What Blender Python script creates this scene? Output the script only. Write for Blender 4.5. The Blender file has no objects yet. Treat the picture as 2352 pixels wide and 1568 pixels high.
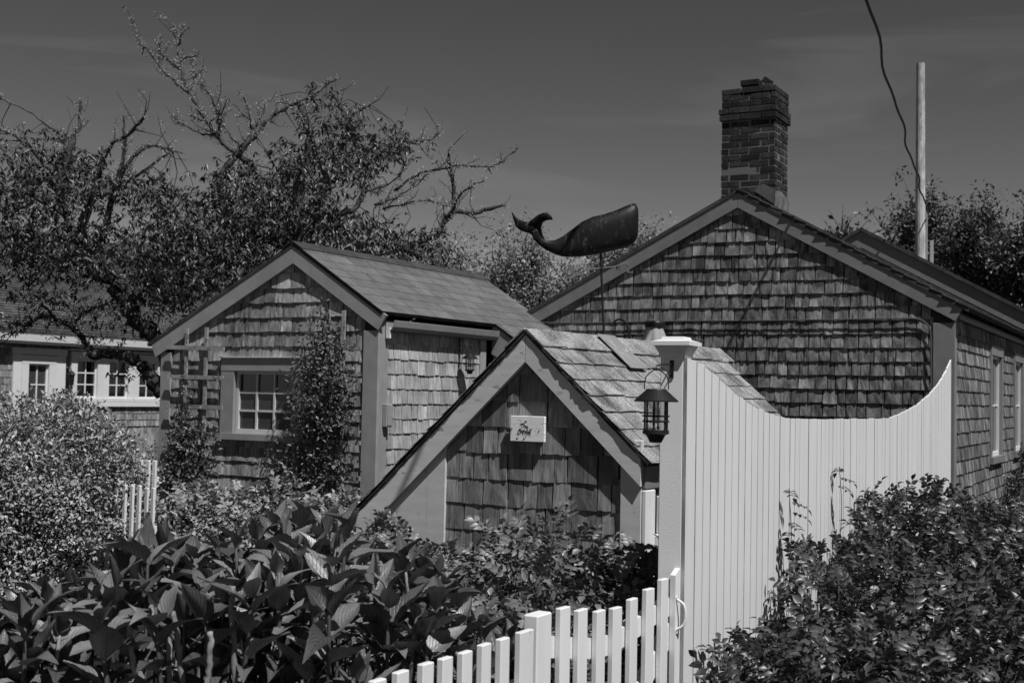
import bpy, math, random
import numpy as np
from mathutils import Vector, Matrix, noise as mnoise
R = math.radians
random.seed(7); rng = np.random.default_rng(11)
scene = bpy.context.scene
col = scene.collection

# ------------------------------------------------------------------ camera, sky, sun, exposure
PW, PH, FPX, EYE = 2352.0, 1568.0, 2900.0, 1.65
PITCH, ROLL = R(2.46), R(1.1)
FW = Vector((0, math.cos(PITCH), math.sin(PITCH))); UP0 = Vector((0, -math.sin(PITCH), math.cos(PITCH))); RT0 = Vector((1, 0, 0))
RT = RT0 * math.cos(ROLL) + UP0 * math.sin(ROLL); UPV = UP0 * math.cos(ROLL) - RT0 * math.sin(ROLL)
cam_d = bpy.data.cameras.new('camera'); cam = bpy.data.objects.new('camera', cam_d); col.objects.link(cam)
M = Matrix.Identity(4)
for i in range(3):
    M[i][0], M[i][1], M[i][2] = RT[i], UPV[i], -FW[i]
M[2][3] = EYE
cam.matrix_world = M
cam_d.sensor_width = 36; cam_d.lens = FPX / PW * 36; cam_d.clip_end = 3000; cam_d.clip_start = 0.05
cam_d.dof.use_dof = True; cam_d.dof.focus_distance = 6.0; cam_d.dof.aperture_fstop = 8.0
scene.camera = cam

SUN = Vector((0.626, -0.916, 1.78)).normalized()          # towards the sun
world = bpy.data.worlds.new('World'); scene.world = world; world.use_nodes = True
wn, wl = world.node_tree.nodes, world.node_tree.links
bg = wn['Background']
sky = wn.new('ShaderNodeTexSky'); sky.sky_type = 'NISHITA'; sky.sun_disc = False
sky.sun_elevation = math.asin(SUN.z); sky.sun_rotation = math.atan2(SUN.x, SUN.y)
sky.air_density = 1.0; sky.dust_density = 0.15
sep = wn.new('ShaderNodeSeparateColor'); wl.new(sky.outputs[0], sep.inputs[0])       # black-and-white film behind a red filter
rg = wn.new('ShaderNodeMath'); rg.operation = 'POWER'; wl.new(sep.outputs[0], rg.inputs[0]); rg.inputs[1].default_value = 1.4
r6 = wn.new('ShaderNodeMath'); r6.operation = 'MULTIPLY'; wl.new(rg.outputs[0], r6.inputs[0]); r6.inputs[1].default_value = 0.59; rg = r6
tc = wn.new('ShaderNodeTexCoord'); mp = wn.new('ShaderNodeMapping'); wl.new(tc.outputs['Generated'], mp.inputs[0])
mp.inputs['Location'].default_value = (0.35, 0.8, 0.15); mp.inputs['Rotation'].default_value = (0.0, R(-9), R(10)); mp.inputs['Scale'].default_value = (1.5, 1.2, 9.0)
nz = wn.new('ShaderNodeTexNoise'); wl.new(mp.outputs[0], nz.inputs[0]); nz.inputs['Scale'].default_value = 1.7; nz.inputs['Detail'].default_value = 7; nz.inputs['Distortion'].default_value = 0.6
cr = wn.new('ShaderNodeMapRange'); wl.new(nz.outputs[0], cr.inputs[0])
cr.inputs['From Min'].default_value = 0.52; cr.inputs['From Max'].default_value = 0.80; cr.inputs['To Min'].default_value = 0.0; cr.inputs['To Max'].default_value = 1.5
ad = wn.new('ShaderNodeMath'); ad.operation = 'ADD'; wl.new(rg.outputs[0], ad.inputs[0]); wl.new(cr.outputs[0], ad.inputs[1])
wl.new(ad.outputs[0], bg.inputs[0]); bg.inputs[1].default_value = 0.05
sun_d = bpy.data.lights.new('sun', 'SUN'); sun_d.energy = 5.0; sun_d.angle = R(0.53); sun_d.color = (1, 1, 1)
sun = bpy.data.objects.new('sun', sun_d); col.objects.link(sun); sun.location = (3, -5, 12)
sun.rotation_euler = (-SUN).to_track_quat('-Z', 'Y').to_euler()
vs = scene.view_settings; vs.view_transform = 'Standard'; vs.look = 'None'; vs.gamma = 1; vs.exposure = 0.0; vs.use_curve_mapping = False

# ------------------------------------------------------------------ helpers
def at(px, py, Y):
    d = FW + RT * ((px - PW / 2) / FPX) - UPV * ((py - PH / 2) / FPX)
    return Vector((0, 0, EYE)) + d * (Y / d.y)

class Frame:                                             # x along the front (right), y into depth, z up
    def __init__(s, o, yaw):
        a = R(yaw); s.o = Vector((o[0], o[1], 0)); s.yaw = yaw
        s.v = Vector((math.sin(a), math.cos(a), 0)); s.u = Vector((math.cos(a), -math.sin(a), 0))
    def loc(s, p):
        q = Vector(p) - s.o; return Vector((q.dot(s.u), q.dot(s.v), q.z))
    def wld(s, a, b, z): return s.o + s.u * a + s.v * b + Vector((0, 0, z))
    def front(s, px, py, v=0.0):
        d = FW + RT * ((px - PW / 2) / FPX) - UPV * ((py - PH / 2) / FPX); o = Vector((0, 0, EYE))
        t = ((s.o + s.v * v - o).dot(s.v)) / d.dot(s.v); p = o + d * t
        return (p - s.o).dot(s.u), p.z

def tag(o, label=None, cat=None, group=None, kind=None):
    for k, v in (('label', label), ('category', cat), ('group', group), ('kind', kind)):
        if v: o[k] = v
    return o
def empty(name, loc=(0, 0, 0), rz=0.0, label=None, cat=None, group=None):
    o = bpy.data.objects.new(name, None); col.objects.link(o); o.location = loc; o.rotation_euler = (0, 0, rz); o.empty_display_size = 0.1
    return tag(o, label, cat, group)
def root_of(name, fr, label, cat, group=None): return empty(name, (fr.o.x, fr.o.y, 0), -R(fr.yaw), label, cat, group)
def link(name, me, mat=None, parent=None, matrix=None):
    o = bpy.data.objects.new(name, me); col.objects.link(o)
    if mat and not me.materials: me.materials.append(mat)
    if parent: o.parent = parent
    if matrix is not None: o.matrix_basis = matrix
    return o
def mesh(name, V, F, smooth=False):
    me = bpy.data.meshes.new(name); me.from_pydata([tuple(v) for v in V], [], F); me.update()
    if smooth: me.polygons.foreach_set('use_smooth', [True] * len(me.polygons))
    return me
def fast_mesh(name, V, Fq, smooth=False, uv=None):       # numpy arrays, faces all of one size
    me = bpy.data.meshes.new(name); n, k = Fq.shape
    me.vertices.add(len(V)); me.vertices.foreach_set('co', V.astype(np.float32).ravel())
    me.loops.add(n * k); me.loops.foreach_set('vertex_index', Fq.astype(np.int32).ravel())
    me.polygons.add(n); me.polygons.foreach_set('loop_start', np.arange(0, n * k, k, dtype=np.int32)); me.polygons.foreach_set('loop_total', np.full(n, k, np.int32))
    if smooth: me.polygons.foreach_set('use_smooth', np.ones(n, bool))
    if uv is not None:
        l = me.uv_layers.new(name='UVMap'); l.data.foreach_set('uv', uv[Fq.ravel()].astype(np.float32).ravel())
    me.update(); me.validate(); return me

class MB:
    def __init__(s): s.V = []; s.F = []
    def add(s, V, F):
        n = len(s.V); s.V += [tuple(v) for v in V]; s.F += [tuple(i + n for i in f) for f in F]; return s
    def box(s, x0, x1, y0, y1, z0, z1):
        return s.add([(x0, y0, z0), (x1, y0, z0), (x1, y1, z0), (x0, y1, z0), (x0, y0, z1), (x1, y0, z1), (x1, y1, z1), (x0, y1, z1)],
                     [(3, 2, 1, 0), (4, 5, 6, 7), (0, 1, 5, 4), (1, 2, 6, 5), (2, 3, 7, 6), (3, 0, 4, 7)])
    def cbox(s, x0, x1, y0, y1, z0, z1, c=0.004):        # box with chamfered edges in plan and at top/bottom
        def ring(d, z): return [(x0 + d, y0, z), (x1 - d, y0, z), (x1, y0 + d, z), (x1, y1 - d, z), (x1 - d, y1, z), (x0 + d, y1, z), (x0, y1 - d, z), (x0, y0 + d, z)]
        def ins(z): return [(x0 + c, y0 + c, z), (x1 - c, y0 + c, z), (x1 - c, y0 + c, z), (x1 - c, y1 - c, z), (x1 - c, y1 - c, z), (x0 + c, y1 - c, z), (x0 + c, y1 - c, z), (x0 + c, y0 + c, z)]
        V = ring(c, z0 + c) + ring(c, z1 - c)
        F = [(i, (i + 1) % 8, 8 + (i + 1) % 8, 8 + i) for i in range(8)]
        b = [(x0 + c, y0 + c, z0), (x1 - c, y0 + c, z0), (x1 - c, y1 - c, z0), (x0 + c, y1 - c, z0)]
        t = [(x, y, z1) for x, y, z in b]
        V += b + t; B, T = 16, 20
        F += [(B + 3, B + 2, B + 1, B), (T, T + 1, T + 2, T + 3)]
        for k in range(4):
            a, bb = 2 * k, 2 * k + 1; n = (2 * k + 2) % 8
            F += [(bb, a, B + k, B + (k + 1) % 4), (8 + a, 8 + bb, T + (k + 1) % 4, T + k), (n, bb, B + (k + 1) % 4), (8 + bb, 8 + n, T + (k + 1) % 4)]
        return s.add(V, F)
    def prism(s, poly, y0, y1):                          # polygon in (x,z), extruded along y
        n = len(poly); V = [(p[0], y0, p[1]) for p in poly] + [(p[0], y1, p[1]) for p in poly]
        return s.add(V, [tuple(range(n - 1, -1, -1)), tuple(range(n, 2 * n))] + [(i, (i + 1) % n, n + (i + 1) % n, n + i) for i in range(n)])
    def prism_x(s, poly, x0, x1):                        # polygon in (y,z), extruded along x
        n = len(poly); V = [(x0, p[0], p[1]) for p in poly] + [(x1, p[0], p[1]) for p in poly]
        return s.add(V, [tuple(range(n)), tuple(range(2 * n - 1, n - 1, -1))] + [(i, n + i, n + (i + 1) % n, (i + 1) % n) for i in range(n)])
    def slab(s, a, b, c, d, t):                          # quad a,b,c,d thickened downwards along its normal
        a, b, c, d = map(Vector, (a, b, c, d)); n = (b - a).cross(d - a).normalized() * -t
        return s.add([a, b, c, d, a + n, b + n, c + n, d + n], [(0, 1, 2, 3), (7, 6, 5, 4), (0, 4, 5, 1), (1, 5, 6, 2), (2, 6, 7, 3), (3, 7, 4, 0)])
    def tube(s, P, rad, sides=8, jit=0.0, cap=True):
        P = [Vector(p) for p in P]; rr = rad if isinstance(rad, (list, tuple)) else [rad] * len(P)
        base = len(s.V); prev = None
        for i, p in enumerate(P):
            t = (P[min(i + 1, len(P) - 1)] - P[max(i - 1, 0)])
            t = t.normalized() if t.length > 1e-9 else Vector((0, 0, 1))
            a = prev if prev is not None else (Vector((0, 0, 1)) if abs(t.z) < 0.9 else Vector((1, 0, 0)))
            a = (a - t * a.dot(t)); a = a.normalized() if a.length > 1e-6 else t.orthogonal().normalized(); prev = a; b = t.cross(a)
            for k in range(sides):
                an = 2 * math.pi * k / sides; r = rr[i] * (1 + (random.random() - .5) * 2 * jit)
                s.V.append(tuple(p + a * (math.cos(an) * r) + b * (math.sin(an) * r)))
        for i in range(len(P) - 1):
            for k in range(sides):
                q = base + i * sides; k2 = (k + 1) % sides
                s.F.append((q + k, q + k2, q + sides + k2, q + sides + k))
        if cap:
            s.F.append(tuple(base + k for k in range(sides - 1, -1, -1))); e = base + (len(P) - 1) * sides; s.F.append(tuple(e + k for k in range(sides)))
        return s
    def loft(s, rings):
        n = len(rings[0]); base = len(s.V)
        for r in rings: s.V += [tuple(p) for p in r]
        for i in range(len(rings) - 1):
            for k in range(n):
                q = base + i * n; k2 = (k + 1) % n; s.F.append((q + k, q + k2, q + n + k2, q + n + k))
        s.F.append(tuple(base + k for k in range(n - 1, -1, -1))); e = base + (len(rings) - 1) * n; s.F.append(tuple(e + k for k in range(n)))
        return s
    def lathe(s, prof, c=(0, 0, 0), n=20):               # prof: (r,z)
        return s.loft([[(c[0] + r * math.cos(2 * math.pi * k / n), c[1] + r * math.sin(2 * math.pi * k / n), c[2] + z) for k in range(n)] for r, z in prof])
    def build(s, name, mat, parent=None, smooth=False, matrix=None): return link(name, mesh(name, s.V, s.F, smooth), mat, parent, matrix)

def smooth_line(P, n=4):                                 # Catmull-Rom
    P = [Vector(p) for p in P]; out = []
    for i in range(len(P) - 1):
        p0, p1, p2, p3 = P[max(i - 1, 0)], P[i], P[i + 1], P[min(i + 2, len(P) - 1)]
        for k in range(n):
            t = k / n; out.append(0.5 * ((2 * p1) + (p2 - p0) * t + (2 * p0 - 5 * p1 + 4 * p2 - p3) * t * t + (3 * p1 - p0 - 3 * p2 + p3) * t ** 3))
    out.append(P[-1]); return out

# ------------------------------------------------------------------ materials (a black-and-white place: grey values only)
def g3(v): return (v, v, v, 1)
def new_mat(name, rough=0.7, spec=0.3):
    m = bpy.data.materials.new(name); m.use_nodes = True; b = m.node_tree.nodes['Principled BSDF']
    b.inputs['Roughness'].default_value = rough; b.inputs['Specular IOR Level'].default_value = spec; return m, m.node_tree.nodes, m.node_tree.links, b
def nmath(n, l, op, a, b=None, clamp=False):
    x = n.new('ShaderNodeMath'); x.operation = op; x.use_clamp = clamp
    for i, q in ((0, a), (1, b)):
        if q is None: continue
        if isinstance(q, (int, float)): x.inputs[i].default_value = q
        else: l.new(q, x.inputs[i])
    return x.outputs[0]
def nmap(n, l, v, a0, a1, b0, b1):
    x = n.new('ShaderNodeMapRange'); l.new(v, x.inputs[0])
    for k, q in zip(('From Min', 'From Max', 'To Min', 'To Max'), (a0, a1, b0, b1)): x.inputs[k].default_value = q
    return x.outputs[0]
def rand_out(n, l):                                      # one value per object and per loose piece
    oi = n.new('ShaderNodeObjectInfo'); ge = n.new('ShaderNodeNewGeometry')
    return nmath(n, l, 'FRACT', nmath(n, l, 'ADD', oi.outputs['Random'], ge.outputs['Random Per Island']))
def coords(n, l, scale, world_space=False, rnd=None):
    if world_space: src = n.new('ShaderNodeNewGeometry').outputs['Position']
    else: src = n.new('ShaderNodeTexCoord').outputs['Object']
    if rnd is not None:
        c = n.new('ShaderNodeCombineXYZ'); q = nmath(n, l, 'MULTIPLY', rnd, 57.0)
        for i in range(3): l.new(q, c.inputs[i])
        a = n.new('ShaderNodeVectorMath'); l.new(src, a.inputs[0]); l.new(c.outputs[0], a.inputs[1]); src = a.outputs[0]
    m = n.new('ShaderNodeMapping'); l.new(src, m.inputs[0]); m.inputs['Scale'].default_value = scale; return m.outputs[0]
def noise(n, l, vec, scale=1.0, detail=4, rough=0.55, dist=0.0):
    x = n.new('ShaderNodeTexNoise'); l.new(vec, x.inputs[0]); x.inputs['Scale'].default_value = scale; x.inputs['Detail'].default_value = detail
    x.inputs['Roughness'].default_value = rough; x.inputs['Distortion'].default_value = dist; return x.outputs[0]
def set_val(n, l, b, v): 
    c = n.new('ShaderNodeCombineColor'); [l.new(v, c.inputs[i]) for i in range(3)]; l.new(c.outputs[0], b.inputs['Base Color'])
def set_bump(n, l, b, h, strength=0.4, dist=0.004):
    x = n.new('ShaderNodeBump'); l.new(h, x.inputs['Height']); x.inputs['Strength'].default_value = strength; x.inputs['Distance'].default_value = dist; l.new(x.outputs[0], b.inputs['Normal'])

def cedar(name, val, spread=0.45, grain=(60, 60, 3.0), stain=0.5, bump=0.5, stain_scale=2.2):
    m, n, l, b = new_mat(name, 0.85, 0.15); r = rand_out(n, l)
    gr = noise(n, l, coords(n, l, grain, rnd=r), 1, 5, 0.65, 0.4)
    fine = noise(n, l, coords(n, l, tuple(4.0 * q for q in grain), rnd=r), 1, 3, 0.6)
    st = noise(n, l, coords(n, l, (9, 9, 3.2), rnd=r), 1, 4, 0.6, 0.8)
    lw = noise(n, l, coords(n, l, (stain_scale, stain_scale, stain_scale), True), 1, 5, 0.6)
    v = nmath(n, l, 'MULTIPLY', nmap(n, l, r, 0, 1, val * (1 - spread), val * (1 + spread)), nmap(n, l, gr, 0.3, 0.72, 0.62, 1.25))
    v = nmath(n, l, 'MULTIPLY', v, nmap(n, l, st, 0.38, 0.62, 1.0 - stain, 1.08))
    v = nmath(n, l, 'MULTIPLY', v, nmap(n, l, lw, 0.35, 0.65, 0.7, 1.15))
    v = nmath(n, l, 'MULTIPLY', v, nmap(n, l, fine, 0.3, 0.7, 0.85, 1.12))
    set_val(n, l, b, v); set_bump(n, l, b, nmath(n, l, 'ADD', gr, nmath(n, l, 'MULTIPLY', fine, 0.4)), bump, 0.004); return m

def paint(name, val, rough=0.5, wear=0.0, wear_val=0.12, grain=(8, 8, 8), amt=0.10, bump=0.15, spec=0.35, speck=0.0, grain2=None):
    m, n, l, b = new_mat(name, rough, spec); r = rand_out(n, l)
    a = noise(n, l, coords(n, l, grain, rnd=r), 1, 5, 0.6)
    lw = noise(n, l, coords(n, l, (1.7, 1.7, 1.1), True), 1, 4, 0.6)
    v = nmath(n, l, 'MULTIPLY', nmap(n, l, a, 0.3, 0.7, val * (1 - amt), val * (1 + amt)), nmap(n, l, lw, 0.3, 0.7, 1 - amt, 1 + amt * .6))
    v = nmath(n, l, 'MULTIPLY', v, nmap(n, l, r, 0, 1, 1 - amt * .5, 1 + amt * .5))
    h = a
    if wear != 0:
        c = noise(n, l, coords(n, l, grain2 or tuple(q * 2.2 for q in grain), True), 1, 6, 0.7, 0.5)
        w = nmap(n, l, c, 0.62 - wear * .25, 0.66 - wear * .25, 0, 1)
        mx = n.new('ShaderNodeMix'); mx.data_type = 'FLOAT'; l.new(w, mx.inputs[0]); l.new(v, mx.inputs[2]); mx.inputs[3].default_value = wear_val; v = mx.outputs[0]
        h = nmath(n, l, 'SUBTRACT', nmath(n, l, 'MULTIPLY', a, 0.5), w)
    if speck > 0:
        s = noise(n, l, coords(n, l, (55, 55, 55), True), 1, 2, 0.5)
        v = nmath(n, l, 'MULTIPLY', v, nmap(n, l, s, 0.70 - speck * .1, 0.74 - speck * .1, 1, 0.35))
    set_val(n, l, b, v); set_bump(n, l, b, h, bump, 0.003); return m

def asphalt(name, val, contrast=0.5, patch=0.3):
    m, n, l, b = new_mat(name, 0.95, 0.1); r = rand_out(n, l)
    f = noise(n, l, coords(n, l, (170, 170, 170), rnd=r), 1, 3, 0.7); p = noise(n, l, coords(n, l, (6, 6, 6), True), 1, 5, 0.65)
    v = nmath(n, l, 'MULTIPLY', nmap(n, l, f, 0.32, 0.68, val * (1 - contrast), val * (1 + contrast)), nmap(n, l, p, 0.35, 0.65, 1 - patch, 1 + patch))
    v = nmath(n, l, 'MULTIPLY', v, nmap(n, l, r, 0, 1, 0.86, 1.14))
    set_val(n, l, b, v); set_bump(n, l, b, f, 0.5, 0.003); return m

def leafy(name, val, spread=0.4, rough=0.45, spec=0.4, veins=0.0, transl=0.12, patch=6.0):
    m, n, l, b = new_mat(name, rough, spec); r = rand_out(n, l)
    p = noise(n, l, coords(n, l, (patch, patch, patch), True), 1, 3, 0.6)
    v = nmath(n, l, 'MULTIPLY', nmap(n, l, r, 0, 1, val * (1 - spread), val * (1 + spread)), nmap(n, l, p, 0.3, 0.7, 0.75, 1.25))
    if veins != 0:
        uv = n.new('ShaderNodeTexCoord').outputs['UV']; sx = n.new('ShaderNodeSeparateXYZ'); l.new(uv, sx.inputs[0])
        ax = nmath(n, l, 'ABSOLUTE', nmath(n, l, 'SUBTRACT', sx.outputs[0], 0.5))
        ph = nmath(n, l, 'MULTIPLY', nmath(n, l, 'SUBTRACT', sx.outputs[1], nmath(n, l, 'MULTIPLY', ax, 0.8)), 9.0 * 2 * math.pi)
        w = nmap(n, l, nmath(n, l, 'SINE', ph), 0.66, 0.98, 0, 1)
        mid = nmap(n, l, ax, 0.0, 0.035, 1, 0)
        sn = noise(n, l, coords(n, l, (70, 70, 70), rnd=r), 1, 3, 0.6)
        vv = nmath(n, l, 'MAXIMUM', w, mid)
        v = nmath(n, l, 'MULTIPLY', v, nmap(n, l, vv, 0, 1, 1.0, 1.0 + veins))  # shade of the sunken veins put into the leaf colour
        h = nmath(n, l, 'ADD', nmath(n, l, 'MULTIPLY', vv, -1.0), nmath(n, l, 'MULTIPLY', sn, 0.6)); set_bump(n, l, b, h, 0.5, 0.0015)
    set_val(n, l, b, v)
    if transl > 0:
        t = n.new('ShaderNodeBsdfTranslucent'); c = n.new('ShaderNodeCombineColor'); [l.new(v, c.inputs[i]) for i in range(3)]; l.new(c.outputs[0], t.inputs[0])
        mx = n.new('ShaderNodeMixShader'); mx.inputs[0].default_value = transl; l.new(b.outputs[0], mx.inputs[1]); l.new(t.outputs[0], mx.inputs[2])
        l.new(mx.outputs[0], n['Material Output'].inputs[0])
    return m
def plain(name, val, rough=0.5, spec=0.4, metal=0.0, coat=0.0):
    m, n, l, b = new_mat(name, rough, spec); b.inputs['Base Color'].default_value = g3(val); b.inputs['Metallic'].default_value = metal; return m
def glass(name, val=0.01, alpha=1.0, rough=0.03):
    m, n, l, b = new_mat(name, rough, 0.5); b.inputs['Base Color'].default_value = g3(val); b.inputs['Alpha'].default_value = alpha
    return m

MT = {}
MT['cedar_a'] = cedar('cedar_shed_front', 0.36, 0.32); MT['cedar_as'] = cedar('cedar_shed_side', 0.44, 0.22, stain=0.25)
MT['cedar_b'] = cedar('cedar_small_shed', 0.26, 0.4, grain=(70, 70, 4), stain=0.45, bump=0.8); MT['cedar_c'] = cedar('cedar_cottage', 0.25, 0.38, stain=0.7)
MT['cedar_d'] = cedar('cedar_neighbour', 0.34, 0.3); MT['dark_wall'] = plain('dark_sheathing', 0.04, 0.9, 0.1)
MT['trim_a'] = paint('grey_trim_shed', 0.27, 0.55, amt=0.11, bump=0.08); MT['trim_b'] = paint('grey_trim_small_shed', 0.56, 0.6, wear=0.02, wear_val=0.3, grain=(5, 30, 30), grain2=(9, 9, 26), amt=0.10, bump=0.25)
MT['trim_c'] = paint('grey_trim_cottage', 0.18, 0.55, amt=0.12, bump=0.08)
MT['white'] = paint('white_paint', 0.71, 0.5, amt=0.035, bump=0.06, grain=(30, 30, 1.5), wear=-.33, wear_val=.3, grain2=(38, 38, 14)); MT['white_far'] = paint('white_paint_far', 0.64, 0.5, amt=0.04, bump=0.05)
MT['groove'] = paint('grimy_groove', .36, .8, amt=.5, grain=(20, 20, 5), bump=.1)
MT['white_post'] = paint('white_rough_sawn', 0.73, 0.6, amt=0.04, bump=0.22, grain=(70, 70, 190))
MT['white_worn'] = paint('white_worn_paint', 0.69, 0.55, wear=-0.12, wear_val=0.2, amt=0.05, bump=0.2, grain=(12, 12, 3), grain2=(22, 22, 9))
MT['asph_a'] = asphalt('asphalt_shed', 0.12, 0.40, 0.16); MT['asph_ridge'] = asphalt('asphalt_ridge', 0.05, 0.4, 0.2); MT['asph_b'] = asphalt('asphalt_old', 0.21, 0.8, 0.55)
MT['asph_edge'] = asphalt('asphalt_edge', 0.05, 0.6, 0.3); MT['asph_c'] = asphalt('wood_roof_dark', 0.10, 0.6, 0.4)
MT['sash'] = paint('sash_paint', .52, .5, amt=.08); MT['glass'] = glass('window_glass', 0.006); MT['glass_grey'] = glass('window_glass_grey', 0.05, rough=0.1)  # two glass tones: near black, and an even paler grey
MT['black_iron'] = plain('black_iron', 0.012, 0.5, 0.3); MT['lamp_metal'] = plain('lamp_metal', 0.012, 0.5, 0.25); MT['galv'] = plain('galvanised', 0.25, 0.45, 0.5, 0.6)
MT['trellis'] = paint('trellis_flaking', 0.30, 0.8, wear=0.3, wear_val=0.09, grain=(10, 30, 30), grain2=(14, 30, 22), amt=0.25, bump=0.5)
MT['bark'] = cedar('bark', 0.07, 0.3, grain=(14, 14, 14), stain=0.4, bump=0.9); MT['lichen'] = leafy('lichen', 0.26, 0.4, 0.9, 0.1, transl=0)
MT['bark_light'] = cedar('cane_bark', 0.30, 0.25, grain=(40, 40, 12), stain=0.3, bump=0.6)
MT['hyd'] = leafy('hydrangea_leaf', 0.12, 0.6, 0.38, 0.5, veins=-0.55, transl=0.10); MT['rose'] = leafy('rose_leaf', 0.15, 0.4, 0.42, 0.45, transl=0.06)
MT['rose_dark'] = leafy('rose_leaf_hedge', 0.058, 0.4, 0.40, 0.5, transl=0.05); MT['pale_leaf'] = leafy('pale_leaf', 0.24, 0.5, 0.7, 0.2, transl=0.06); MT['blossom'] = leafy('blossom_leaf', 0.25, 0.7, 0.7, 0.2, transl=0.05); MT['vine'] = leafy('vine_leaf', 0.11, 0.5, 0.5, 0.4)
MT['cherry'] = leafy('cherry_leaf', 0.055, 0.45, 0.4, 0.45, transl=0.05, patch=2.0); MT['far_leaf'] = leafy('far_leaf', 0.20, 0.5, 0.6, 0.3, patch=1.5); MT['far_leaf2'] = leafy('far_leaf_dark', 0.085, 0.5, 0.5, 0.4, patch=1.5)
MT['soil'] = paint('soil', 0.022, 0.95, amt=0.4, grain=(3, 3, 3), bump=0.8, spec=0.1)

# ------------------------------------------------------------------ shingled walls
SH_W = [0.062, 0.074, 0.086, 0.098, 0.112, 0.128, 0.146]
SH_CACHE = {}
def shingle_template(w, L, tb):
    key = (w, L, tb)
    if key not in SH_CACHE:
        out = []
        for k in range(3):
            n = 4; xs = [-w / 2 + w * i / (n - 1) for i in range(n)]
            jb = [random.uniform(-.003, .003) for _ in xs]
            V = [(x, 0, j) for x, j in zip(xs, jb)] + [(x, tb * random.uniform(.72, 1.25), j) for x, j in zip(xs, jb)] + [(x, tb * random.uniform(.5, .62), L * .45) for x in xs] + [(x, .003, L) for x in xs] + [(-w / 2, 0, L), (w / 2, 0, L)]
            F = []
            for i in range(n - 1): F += [(i, i + 1, 4 + i + 1, 4 + i), (4 + i, 5 + i, 9 + i, 8 + i), (8 + i, 9 + i, 13 + i, 12 + i)]
            F += [(0, 4, 8, 12, 16), (3, 17, 15, 11, 7)]
            out.append(mesh('shingle', V, F))
        SH_CACHE[key] = out
    return random.choice(SH_CACHE[key])
def clip(poly, a, b, c):                                 # keep a*s + b*z <= c
    out = []
    for i in range(len(poly)):
        p, q = poly[i], poly[(i + 1) % len(poly)]; dp, dq = a * p[0] + b * p[1] - c, a * q[0] + b * q[1] - c
        if dp <= 0: out.append(p)
        if dp * dq < 0: t = dp / (dp - dq); out.append((p[0] + (q[0] - p[0]) * t, p[1] + (q[1] - p[1]) * t))
    return out
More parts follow.
